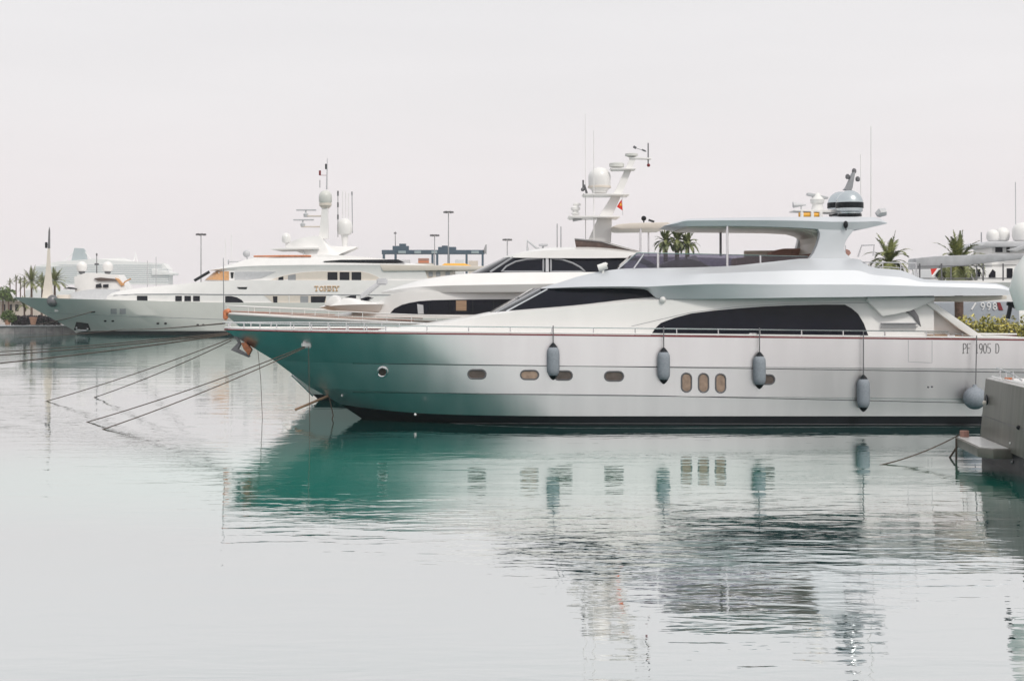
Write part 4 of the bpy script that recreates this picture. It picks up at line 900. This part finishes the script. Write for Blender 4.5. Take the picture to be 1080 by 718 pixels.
def palm(px, pbase, ptop, D, r, seed, label, size=1., nfr=34, nleaf=26, bent=0., thick=.26, hang=1.0, group=None, z0=1.25, leafw=.05):
    rr = random.Random(seed)
    top = P(ptop[0], ptop[1], D); base = Vector((P(pbase, 0, D).x, D, z0))
    t = thing('palm_tree', base, label, 'palm', group)
    pts = [base.lerp(top, i / 8) + Vector((bent * math.sin(math.pi * i / 8), 0, 0)) for i in range(9)]
    part('trunk', 'trunk', t, lambda b: b.tube(pts, [thick * (1.25 if i == 0 else 1 - .03 * i + .04 * (i % 2)) for i in range(9)], 10))
    def fr(b):
        for k in range(nfr):
            az = 2 * math.pi * (k * .382) + rr.uniform(-.2, .2); el = R(80) - (k / nfr) * R(104) + rr.uniform(-.15, .15)
            L = r * rr.uniform(.8, 1.1); n = nleaf
            d = Vector((math.cos(az) * math.cos(el), math.sin(az) * math.cos(el), math.sin(el)))
            p = Vector(top); pts = []
            for i in range(n + 1):
                pts.append((p.copy(), d.copy())); p = p + d * (L / n)
                d = (d + Vector((0, 0, -1)) * (hang * 1.7 / n) * (.4 + i / n) * max(.15, math.cos(el))).normalized()
            b.tube([q for q, _ in pts[::3]], [max(.006, .03 * size * (1 - i / (n / 3 + 1))) for i in range(len(pts[::3]))], 4)
            for i in range(2, n + 1):
                q, dd = pts[i]; side = dd.cross(Vector((0, 0, 1)))
                side = side.normalized() if side.length > .05 else Vector((math.sin(az), -math.cos(az), 0))
                upv = side.cross(dd).normalized()
                ln = r * .24 * math.sin(math.pi * (.12 + .83 * i / n)) * rr.uniform(.8, 1.1)
                for s_ in (-1, 1):
                    tip = q + side * s_ * ln * .72 + dd * ln * .6 + upv * ln * rr.uniform(.0, .35) + Vector((0, 0, -.25 * ln))
                    w_ = dd * leafw * size
                    b.poly([q - w_, q + w_, tip])
    part('crown', 'frond', t, fr, smooth=False)
    return t
palm(1013, 1012, (1011, 280), 77.5, 1.9, 5, 'bushy palm rising just above the grey awning, thick trunk behind the hedge', nfr=44, thick=.27, hang=2.3)
palm(941, 941, (938, 277), 78.5, 1.7, 11, 'palm with a spread crown between the hardtop legs and the grey awning', nfr=30, thick=.17, hang=2.2)
# white yacht with three domes beyond the quay
Y5 = 96.
V = lambda x, y, d=0: P(x, y, Y5 + d)
dy = thing('dome_yacht', (V(1060, 0).x, Y5, 0), 'white yacht beyond the hedge with white radar domes on its roof', 'yacht')
b = MB(); b.prism([(975, 330), (1130, 330), (1130, 391.6), (985, 391.6)], Y5 - 3, Y5 + 3, .1); build(b, 'hull', 'hullwhite', dy)
dh = part('deckhouse', 'white', dy, lambda b: b.prism([(980, 298), (986, 283), (1130, 281), (1130, 331), (980, 331)], Y5 - 2.6, Y5 + 2.6, .08))
for x0, x1, y0, y1 in ((987, 997.4, 284.6, 292), (1017, 1024, 283.6, 292), (1026, 1028.4, 283.8, 292), (1030, 1034, 283.8, 292), (1062, 1068, 283, 293)):
    part('cabin_window', 'glass', dh, lambda b: b.prism([(x0, y0), (x1, y0), (x1, y1), (x0, y1)], Y5 - 2.64, Y5 - 2.5))
part('arched_window', 'glass', dh, lambda b: b.prism([(1043, 292.6), (1043, 290), (1047, 284), (1050, 286.6), (1050, 292.6)], Y5 - 2.64, Y5 - 2.5))
part('bridge', 'white', dy, lambda b: b.prism([(1046, 268), (1046, 260), (1130, 259), (1130, 282), (1046, 282)], Y5 - 1.9, Y5 + 1.9, .08))
part('bridge_roof', 'lightgrey', dy, lambda b: b.prism([(1035, 259), (1041, 254.6), (1130, 253.6), (1130, 260), (1040, 260.6)], Y5 - 2.4, Y5 + 2.4, .1))
for x0, x1 in ((1050, 1057.4), (1061.8, 1065)): part('bridge_window', 'glass', dy, lambda b: b.prism([(x0, 260.8), (x1, 260.8), (x1, 266), (x0, 266)], Y5 - 1.96, Y5 - 1.8))
part('gangway', 'lightgrey', dy, lambda b: b.prism([(1064, 263.6), (1100, 252), (1100, 256), (1072, 265)], Y5 - 2.8, Y5 - 2.2, .03))
for x, r_, d_ in ((1047, .42, -.3), (1057, .5, .6), (1078, .66, -.3)):
    part('radar_dome', 'white', dy, lambda b: b.lathe([(r_ * .5, 0), (r_ * .85, .1), (r_, r_ * .6), (r_, r_ * 1.1)] + [(r_ * math.cos(a * math.pi / 12), r_ * (1.1 + .9 * math.sin(a * math.pi / 12))) for a in range(1, 7)], V(x, 255, d_), 20))
part('antenna', 'lightgrey', dy, lambda b: b.tube([V(1071.4, 255), V(1071, 192)], .03, 6))
part('antenna', 'grey', dy, lambda b: b.tube([V(1035, 258), V(1035, 245)], .04, 6))
# grey patrol boat hull with its number
Y6 = 89.
pb = thing('patrol_boat', (P(1020, 0, Y6).x, Y6, 0), 'blue-grey hull numbered 998 behind the hedge and palm trunk', 'boat')
b = MB(); b.prism([(955, 319), (1075, 318), (1078, 398), (962, 398)], Y6 - 1.6, Y6 + 1.6, .1); pbv = b.bvh(); ph = build(b, 'hull', 'patrol', pb)
part('hull_number', 'letter_white', ph, lambda b: text_on(b, pbv, '998', 1033.6, 326.4, 6.8, 6.4, .032, .03, 0, 0))
part('bow_stripe', 'white', ph, lambda b: line_on(b, pbv, [(1024.6, 326.6), (1029, 319.6)], .05, .02))
part('bow_stripe', 'red', ph, lambda b: b.prism([(1051.6, 319), (1055, 319), (1058, 327), (1053.6, 327)], Y6 - 1.64, Y6 - 1.5))
fg = thing('ensign', P(984, 296, 69.4), 'red ensign hanging by the left end of the grey awning', 'flag')
part('flag_cloth', 'flag_red', fg, lambda b: b.extr([P(x, y, 69.4) for x, y in [(981, 281), (991.6, 281.4), (989.4, 285), (985, 288.6), (982.6, 290)]], Vector((.05, .05, 0))))
part('flag_staff', 'white', fg, lambda b: b.tube([P(993, 279, 69.4), P(983, 292, 69.4)], .06, 6))
sm = thing('hanging_flag', P(875, 270, 59.6), 'small faded red flag showing behind the hardtop leg', 'flag')
part('flag_cloth', 'cushion', sm, lambda b: b.extr([P(x, y, 59.6) for x, y in [(892, 262.6), (896, 264), (897.6, 267), (895, 270), (892, 269)]], Vector((0, .06, 0))))
part('flag_staff', 'lightgrey', sm, lambda b: b.tube([P(891.6, 259, 59.6), P(891.6, 279, 59.6)], .02, 6))

# ------------------------------------------------------------------ grey boat showing its stern at the right edge
A0 = P(1034.5, 490, 41.8); A0.z = 0
ta = (P(1080, 513, 36.9) - A0); ta.z = 0; ta.normalize(); fo = Vector((-ta.y, ta.x, 0))
G = lambda a, f, z: A0 + ta * a + fo * f + Vector((0, 0, z))       # a along the transom, f forward, z up
gb = thing('grey_boat', G(3, 8, 0), 'grey motor boat at the right edge, its stern platform towards us', 'boat')
WT = 6.2
def gh(b):
    st = [(0, 0), (6, .1), (12, .5), (18, 1.6), (22, 3.05)]
    for z0, z1, i0, i1 in ((.74, 1.5, .0, .05), (1.5, 2.58, .05, .13)):
        g = []
        for z, inn in ((z0, i0), (z1, i1)):
            L = [G(inn + f_, max(inn, 0) * 1.1 + x, z) for x, f_ in st]; Rr = [G(WT - inn - f_, max(inn, 0) * 1.1 + x, z) for x, f_ in st]
            g.append(L[::-1] + Rr)
        b.grid(g)
    zt = 2.58; i1 = .13
    b.poly([G(i1 + f_, .14 + x, zt) for x, f_ in st] + [G(WT - i1 - f_, .14 + x, zt) for x, f_ in st[::-1]])
    bmesh.ops.remove_doubles(b.bm, verts=b.bm.verts, dist=.001)
    e = [e for e in b.bm.edges if len(e.link_faces) == 2 and e.calc_face_angle(0) > .9]
    bmesh.ops.bevel(b.bm, geom=e, offset=.06, segments=3, affect='EDGES')
gh_ = part('hull', 'white', gb, gh, angle=40)
def gbot(b):
    st = [(0.02, 0.02), (6, .12), (12, .6), (18, 1.8), (22, 3.05)]
    L = lambda z: [G(f_, x, z) for x, f_ in st][::-1] + [G(WT - f_, x, z) for x, f_ in st]
    b.grid([L(-.4), L(.735)])
part('bottom_paint', 'black', gb, gbot)
part('transom', 'boat_grey', gh_, lambda b: b.extr([G(.03, -.012, .75), G(.1, .045, 1.5), G(.18, .125, 2.565), G(WT - .18, .125, 2.565), G(WT - .1, .045, 1.5), G(WT - .03, -.012, .75)], fo * -.03, .01))
part('transom_seam', 'darksteel', gh_, lambda b: b.tube([G(.1, .0, 1.48), G(WT - .1, .0, 1.48)], .01, 6))
part('deck_edge', 'white', gh_, lambda b: b.tube([G(.15, .3, 2.62), G(1.5, .3, 2.62), G(WT - .3, .3, 2.62)], .035, 6))
def plat(b):
    o = [G(.15, .02, .58), G(.1, -.62, .58), G(.35, -.82, .58), G(3.3, -.82, .58), G(3.7, -.5, .58), G(3.7, .02, .58)]
    b.extr(o, Vector((0, 0, .26)), .035)
pf = part('swim_platform', 'boat_grey', gb, plat)
part('platform_deck', 'white', pf, lambda b: b.extr([G(.25, -.05, .843), G(.22, -.56, .843), G(.4, -.74, .843), G(3.2, -.74, .843), G(3.5, -.45, .843), G(3.5, -.05, .843)], Vector((0, 0, .012))))
hw = part('hawse_hole', 'black', gh_, lambda b: b.lathe([(.001, 0), (.13, 0), (.16, .03), (.13, .05)], G(.75, .02, 1.98), 18, -fo))
part('mooring_bitt', 'cream', hw, lambda b: b.lathe([(.05, 0), (.06, .1), (.05, .12)], G(.78, .0, 1.9), 10, -fo))
part('hull_bolt', 'white', gh_, lambda b: b.ball(G(3.6, -.03, 1.0), .035, 10))
part('hull_bolt', 'black', gh_, lambda b: b.ball(G(4.4, -.01, 1.5), .06, 10))
for a in (1.5, 2.6, 3.7): part('hull_bolt', 'darksteel', gb, lambda b: b.ball(G(a, .0, .5), .05, 8))
rl = part('stern_railing', 'steel', gb, lambda b: b.tube([G(.5, .35, 2.9), G(1.6, .32, 2.86), G(2.4, .32, 2.82), G(3.4, .32, 2.7)], .025, 6))
for a in (.9, 1.6, 2.4): part('railing_post', 'steel', gb, lambda b: b.tube([G(a, .34, 2.58), G(a, .34, 2.88)], .02, 6))
part('coiled_line', 'orange', gb, lambda b: [b.tube([G(1.5 + .22 * k + .12 * math.cos(i * .6), .4 + .12 * math.sin(i * .6), 2.63 + .03 * k) for i in range(11)], .02, 5) for k in range(2)])
lv = part('engine_vent', 'white', gb, lambda b: b.extr([G(3.5, .6, 2.58), G(3.75, .6, 3.15), G(5.8, .6, 3.15), G(5.8, .6, 2.58)], fo * 3, .05))
for k in range(5): part('vent_slat', 'black', lv, lambda b: b.extr([G(3.62 + .045 * k, .55, 2.64 + .1 * k), G(5.7, .55, 2.64 + .1 * k), G(5.7, .55, 2.69 + .1 * k), G(3.64 + .045 * k, .55, 2.69 + .1 * k)], fo * .04))
# rolled white cover on a dark frame over its stern
cv = part('rolled_cover', 'white', gb, lambda b: b.tube([P(1090, 262, 39), P(1087, 284, 39), P(1085, 305, 39), P(1087, 326, 39)], [.12, .42, .52, .40], 18))
part('cover_frame', 'black', gb, lambda b: (b.tube([P(1083, 322, 39.3), P(1071, 322, 39.3), P(1062, 320, 39.3)], [.12, .1, .05], 8), b.tube([P(1066, 321, 39.3), P(1063, 336, 39.3)], .06, 6), b.tube([P(1084, 322, 39.3), P(1086, 400, 39.3)], .09, 8)))

# ------------------------------------------------------------------ far left: quay, planting, palms, the port and the ship
qw = MB()
qw.extr([(-140, 194, -1), (-50, 194, -1), (-50, 194, 1.2), (-140, 194, 1.2)], Vector((0, 18.5, 0)))
qo = build(qw, 'mooring_quay', 'stone', smooth=False); tag(qo, 'grey stone quay under the planting at the far left', 'quay')
part('coping', 'lightgrey', qo, lambda b: [b.box((-139 + i * 2.2, 194.1, 1.29), (2.1, .7, .16), .03) for i in range(40)])
part('block_joint', 'darksteel', qo, lambda b: [b.box((-139 + i * 2.2, 193.99, .5), (.06, .03, 1.3)) for i in range(40)])
rn = random.Random(9)
sb = thing('shrub', P(8, 343.4, 197), 'round bright green shrub in a pot at the far left edge', 'shrub')
part('foliage', 'bush', sb, lambda b: leaves(b, [(P(9, 333, 197), (1.0, .9, .9)), (P(5, 335, 197), (.7, .7, .6)), (P(13, 335, 197), (.6, .7, .6))], .16, 700, rn), smooth=False)
part('pot', 'terracotta', sb, lambda b: b.lathe([(.3, 0), (.42, .6), (.46, .62), (.46, .7), (.3, .7)], (P(8, 0, 197).x, 197, 1.37), 16))
dhg = thing('dark_hedge', P(38, 343, 199), 'low dark purple hedge on the far left quay behind the bow', 'hedge')
part('foliage', 'darkhedge', dhg, lambda b: leaves(b, [(P(14 + i * 2.1, 338 - .4 * math.sin(i), 199 + .5 * math.sin(i * 2)), (.55, .8, .75)) for i in range(24)], .16, 4200, rn), smooth=False)
part('stem', 'trunk', dhg, lambda b: [b.tube([(P(16 + i * 6, 0, 199).x, 199, 1.2), (P(16 + i * 6, 0, 199).x, 199, 2.0)], .05, 5) for i in range(8)])
tp = MB(); tp.lathe([(.3, 0), (.5, .9), (.56, .95), (.56, 1.1), (.4, 1.1)], (P(35, 0, 196).x, 196, 1.37), 16)
tag(build(tp, 'planter', 'terracotta'), 'terracotta planter beside the dark purple hedge', 'planter')
palm(26, 26, (25.6, 322), 201, 1.5, 21, 'small palm on the far quay half hidden by the superyacht bow', nfr=22, nleaf=12, thick=.14, leafw=.09)
palm(33, 33.4, (33.2, 297), 262, 3.0, 22, 'taller feathery palm left of the superyacht foremast', nfr=32, nleaf=14, thick=.22, leafw=.1)
palm(43, 44, (44.5, 299.4), 268, 2.4, 23, 'thin palm touching the left of the superyacht foremast', nfr=26, nleaf=12, thick=.2, leafw=.1)
palm(57, 58, (57.6, 297), 258, 3.2, 24, 'bushy palm right of the superyacht foremast', nfr=36, nleaf=14, thick=.24, leafw=.1)
for x, y, lb in ((10.6, 298.4, 'leftmost tall thin palm of the far row by the frame edge'), (17, 294.6, 'tallest thin palm of the far row at left'), (21.6, 296.4, 'thin palm third in the far row at left'), (25.8, 296, 'thin palm at the right end of the far row')):
    palm(x, x, (x, y), 420, 1.6, int(x * 7), lb, nfr=18, nleaf=8, thick=.2, leafw=.14, group='far row of thin palms')
for k, (x, y, lb) in enumerate(((702, 255.5, 'palm crown above the smoked deflector, left of three'), (714, 254, 'palm crown above the smoked deflector, tallest of three'), (725, 257.5, 'palm crown above the smoked deflector, right of three'))):
    palm(x, x, (x, y), 150, 1.75, 40 + k, lb, nfr=30, nleaf=12, thick=.28, leafw=.13, hang=1.6, group='palms behind the white sunroof', z0=1.2)
b = MB(); b.extr([(-6, 146, -1), (42, 146, -1), (42, 146, 1.2), (-6, 146, 1.2)], Vector((0, 10, 0)))
tag(build(b, 'palm_quay', 'stone', smooth=False), 'low stone quay behind the yachts that carries three palms', 'quay')
bl = thing('harbour_building', (P(10, 0, 300).x, 300, 1.25), 'pale low building among planting at the far left edge', 'building')
part('wall', 'facade', bl, lambda b: b.prism([(-45, 318), (22, 317), (22, 334.5), (-45, 334.5)], 300, 320))
part('roof', 'lightgrey', bl, lambda b: b.prism([(-47, 315.8), (23.6, 315), (23.6, 317.4), (-47, 318.2)], 299, 321))
for x in range(-40, 20, 7): part('window', 'glass', bl, lambda b: b.prism([(x, 321), (x + 3.4, 321), (x + 3.4, 328), (x, 328)], 299.9, 300.3))
for x, y, r_, lb in ((3, 309, 1.9, 'dark green round tree over the pale building, at the frame edge'), (9, 311.5, 1.5, 'smaller dark green tree over the pale building')):
    tr = thing('tree', (P(x, 0, 296).x, 296, 1.25), lb, 'tree')
    part('trunk', 'trunk', tr, lambda b: b.tube([(P(x, 0, 296).x, 296, 1.25), (P(x + .3, 0, 296).x, 296, 3.5), P(x, y, 296)], [.25, .2, .1], 7))
    part('crown', 'bush', tr, lambda b: leaves(b, [(P(x + rn.uniform(-5, 5), y + rn.uniform(-3.5, 4), 296 + rn.uniform(-1, 1)), (r_ * .6, r_ * .6, r_ * .5)) for _ in range(9)], .3, 900, rn), smooth=False)
# high-mast lights
for x, y, D, lb, n in ((212, 247, 400, 'high-mast floodlight standing alone above the superyacht wheelhouse', 6), (473, 223.5, 400, 'tallest high-mast floodlight over the port crane', 6), (458.4, 248, 430, 'shorter floodlight mast left of the tallest one', 6), (535, 252.6, 430, 'floodlight mast just right of the port crane', 6)):
    lp = thing('floodlight_mast', (P(x, 0, D).x, D, 1.25), lb, 'street light', 'high-mast lights in the port')
    top = P(x, y, D)
    part('pole', 'grey', lp, lambda b: b.tube([(top.x, D, 1.25), (top.x, D, top.z)], [.24, .12], 8))
    part('head_ring', 'darksteel', lp, lambda b: b.lathe([(.2, -.15), (.9, -.05), (.9, .1), (.2, .2)], top, 14))
    for k in range(n):
        a = 2 * math.pi * k / n
        part('floodlight', 'darksteel', lp, lambda b: b.box(top + Vector((1.15 * math.cos(a), 1.15 * math.sin(a), -.1)), (.62, .5, .55), .06, Matrix.Rotation(a, 3, 'Z')))
# blue port crane
DC = 470.
K = lambda x, y, d=0: P(x, y, DC + d)
pc = thing('port_crane', (K(458, 0).x, DC, 1.25), 'dark blue gantry crane beam on legs behind the superyacht stern', 'crane')
def bar(b, x0, y0, x1, y1, d=0, dd=2.): b.prism([(x0, y0), (x1, y0), (x1, y1), (x0, y1)], DC + d - dd / 2, DC + d + dd / 2, .08)
part('beam', 'crane_blue', pc, lambda b: bar(b, 402.6, 263.6, 511, 268.2))
part('beam_panel', 'ship_blue', pc, lambda b: [bar(b, x, 264.6, x + w_, 267.4, -1.2, .3) for x, w_ in ((420, 8), (437, 7), (455, 6), (497, 8))])
part('trolley', 'crane_blue', pc, lambda b: (bar(b, 414, 259.4, 431, 264), bar(b, 421, 257, 428, 260)))
part('trolley', 'crane_blue', pc, lambda b: (bar(b, 462, 260.4, 481, 264), bar(b, 466, 259, 472, 261)))
for x in (404.6, 417, 456, 461, 473, 492, 509): part('leg', 'crane_blue', pc, lambda b: bar(b, x - 1.1, 268, x + 1.1, 327))
part('beacon_pole', 'darksteel', pc, lambda b: (b.tube([K(417, 260), K(416.8, 244)], [.16, .1], 6), b.box(K(416.8, 246, 0), (.9, .3, .5), .05)))
part('cable_drum', 'grey', pc, lambda b: b.prism([(509, 266), (512, 258), (513.4, 258), (513, 268)], DC - 1, DC + 1, .05))
for y0, mm, lb in ((273.6, 'cushion', 'rust red shipping container in the port, upper of two'), (276.2, 'orange', 'orange shipping container in the port, lower of two')):
    cn = MB(); cn.prism([(441, y0 - 1.2), (452, y0 - 1.2), (452, y0 + 1.2), (441, y0 + 1.2)], 440, 443, .05)
    for i in range(12): cn.box((P(441.5 + i * .92, 0, 440).x, 439.97, P(0, y0, 440).z), (.12, .1, .6))
    tag(build(cn, 'shipping_container', mm), lb, 'container', 'containers in the port')
for x0, x1, y0, mm, lb in ((420, 432, 275.6, 'lightgrey', 'pale grey shipping container left of the red pair under the crane'), (480, 489, 275.4, 'ship_glass', 'pale blue-grey shipping container right of the red pair under the crane'), (494, 504, 276.6, 'facade', 'beige shipping container near the right crane leg')):
    cn = MB(); cn.prism([(x0, y0 - 1.6), (x1, y0 - 1.6), (x1, 329), (x0, 329)], 446, 449, .05)
    tag(build(cn, 'shipping_container', mm), lb, 'container', 'containers in the port')
cs = MB(); cs.prism([(438, 277.6), (456, 277.6), (456, 329), (438, 329)], 439, 452, .2); 
tag(build(cs, 'port_shed', 'facade'), 'pale port shed under the shipping containers', 'building')
# cruise ship far out
DS = 2200.
W = lambda x, y, d=0: P(x, y, DS + d)
ship = thing('cruise_ship', (W(110, 0).x, DS, 0), 'huge white cruise ship fading into the haze at left', 'ship')
part('hull', 'ship_white', ship, lambda b: b.loft([[(W(30, 0).x, -2, 8), (W(60, 0).x, -2, 15), (W(150, 0).x, -2, 15), (W(176, 0).x, -2, 4), (W(180, 0).x, -2, .5)], [(W(28, 0).x, 20, 12), (W(60, 0).x, 20, 17), (W(150, 0).x, 20, 17), (W(180, 0).x, 21, 6), (W(187, 0).x, 22, .5)]], DS, 4))
sup = part('superstructure', 'ship_white', ship, lambda b: (b.prism([(36, 281), (60, 276), (60, 300), (36, 300)], DS - 16, DS + 16), b.prism([(59, 276), (100, 273), (172, 278), (177, 284), (177, 300), (59, 300)], DS - 16.5, DS + 16.5), b.prism([(70, 275), (126, 272), (138, 275), (138, 279), (70, 279)], DS - 12, DS + 12)))
for i in range(9):
    y = 279.4 + i * 2.2
    part('deck_row', 'ship_blue', ship, lambda b: b.prism([(38 if y > 281 else 62, y), (178 if y > 283 else 171, y + .2), (178 if y > 283 else 171, y + .65), (38 if y > 281 else 62, y + .5)], DS - 17.2, DS - 16.3))
part('glass_atrium', 'ship_glass', ship, lambda b: b.prism([(37, 283), (58, 281), (81, 281), (81, 299), (37, 299)], DS - 16.9, DS - 16))
part('funnel', 'ship_blue', ship, lambda b: b.loft([[(W(76, 0).x, W(0, 276).z, 5), (W(92, 0).x, W(0, 276).z, 5)], [(W(78.6, 0).x, W(0, 264).z, 4), (W(89.6, 0).x, W(0, 264).z, 4)], [(W(79, 0).x, W(0, 261.6).z, 3), (W(88, 0).x, W(0, 262).z, 3)]], DS, 2))
part('funnel_brace', 'ship_white', ship, lambda b: (b.tube([W(67, 276), W(79, 265)], .8, 6), b.tube([W(98, 276), W(89, 265)], .8, 6)))
part('radar_mast', 'ship_white', ship, lambda b: (b.tube([W(140, 279), W(143, 268), W(142, 265)], [1.2, .8, .4], 6), b.tube([W(146, 279), W(143, 268)], .8, 6)))
part('bridge_wing', 'ship_white', ship, lambda b: b.prism([(160, 283), (182, 287.6), (182, 290), (160, 290)], DS - 20, DS + 20, .3))

# ------------------------------------------------------------------ mooring lines and what hangs from the bow
def line(label, pts, r=.022, sag=.0, m='rope', name='mooring_rope'):
    pts = [Vector(p) for p in pts]; out_ = []
    for a, c in zip(pts, pts[1:]):
        for i in range(13):
            t = i / 12; out_.append(a.lerp(c, t) - Vector((0, 0, sag * 4 * t * (1 - t))))
    b = MB(); b.tube(out_, r, 6); return tag(build(b, name, m), label, 'rope')
WZ = lambda x, y: P(x, y + .6, F * (CH - WL) / (y - HZ))
fl_ = proj(323, 363.4, hull_bvh, .1)
line('mooring rope from the silver bow fairlead to the water, upper of the pair', [fl_, WZ(90, 445)], .02, .12)
line('mooring rope from the silver bow fairlead to the water, lower of the pair', [fl_ + Vector((0, -.1, -.05)), WZ(107, 452.6)], .02, .12)
line('long mooring rope from the white bow to the water, upper of the pair', [P(246, 356, 62.5), WZ(47, 423)], .02, .12)
line('long mooring rope from the white bow to the water, lower of the pair', [P(244, 359, 62.5), WZ(98, 419)], .02, .12)
line('taut mooring line running out of frame above the water, lowest at left', [P(240, 353, 63), P(0, 383, 70), P(-60, 391, 72)], .03, .06)
line('taut mooring line running out of frame above the water, middle one at left', [P(242, 352, 63.4), P(0, 374.5, 80), P(-60, 380, 84)], .03, .06)
line('taut mooring line running out of frame above the water, topmost at left', [P(240, 351, 64), P(0, 371, 90), P(-60, 376, 94)], .026, .06)
line('dark mooring line from the superyacht bow to the far quay', [P(97, 328.6, 184.6), P(30, 343.6, 196)], .06, .2)
line('thin line stretched low along the superyacht hull', [P(237, 341, 64), P(130, 347.4, 150), P(20, 356, 160)], .035, .1)
line('cord hanging straight down from the silver bow fairlead into the water', [fl_ + Vector((.15, -.12, 0)), Vector((fl_.x + .2, fl_.y - .1, -.1))], .013)
line('thin cord dropping from the silver bow to the water', [P(272, 370, 55.6), P(275, 400, 55.6), P(277, 448, 55.6)], .012)
line('short slack rope hanging from the silver stem to the water', [P(347, 418, 55.3), P(351.5, 438, 55.3), P(346, 456, 55.3)], .025)
line('thin rope from the grey boat platform down to the water', [G(.12, -.6, .92), WZ(927, 490)], .02, .1)
line('short rope hanging straight down from the platform into the water, nearer one', [G(.6, -.83, .84), G(.6, -.84, -.1)], .03)
line('short rope hanging straight down from the platform into the water, farther one', [G(.05, -.5, .84), G(.0, -.9, .2), G(.0, -.92, -.1)], .03)
cr_ = MB()
for k in range(4): cr_.tube([G(.35 + .11 * math.cos(i * .524), -.55 + .11 * math.sin(i * .524), .88 + .045 * k) for i in range(12)], .03, 6, True)
tag(build(cr_, 'rope_coil', 'cushion'), 'faded red rope coil lying on the grey swim platform corner', 'rope')

# ------------------------------------------------------------------ the air
HZE = bpy.data.materials.new('haze'); HZE.use_nodes = True
t = HZE.node_tree; t.nodes.clear(); o = t.nodes.new('ShaderNodeOutputMaterial'); pv = t.nodes.new('ShaderNodeVolumePrincipled')
pv.inputs['Color'].default_value = (.99, .985, .99, 1); pv.inputs['Density'].default_value = .0002; pv.inputs['Anisotropy'].default_value = 0.
t.links.new(pv.outputs[0], o.inputs['Volume']); M['haze'] = HZE
b = MB(); b.box((0, 1050, 46), (5200, 3500, 96)); hz = build(b, 'haze', 'haze', smooth=False); hz['kind'] = 'stuff'
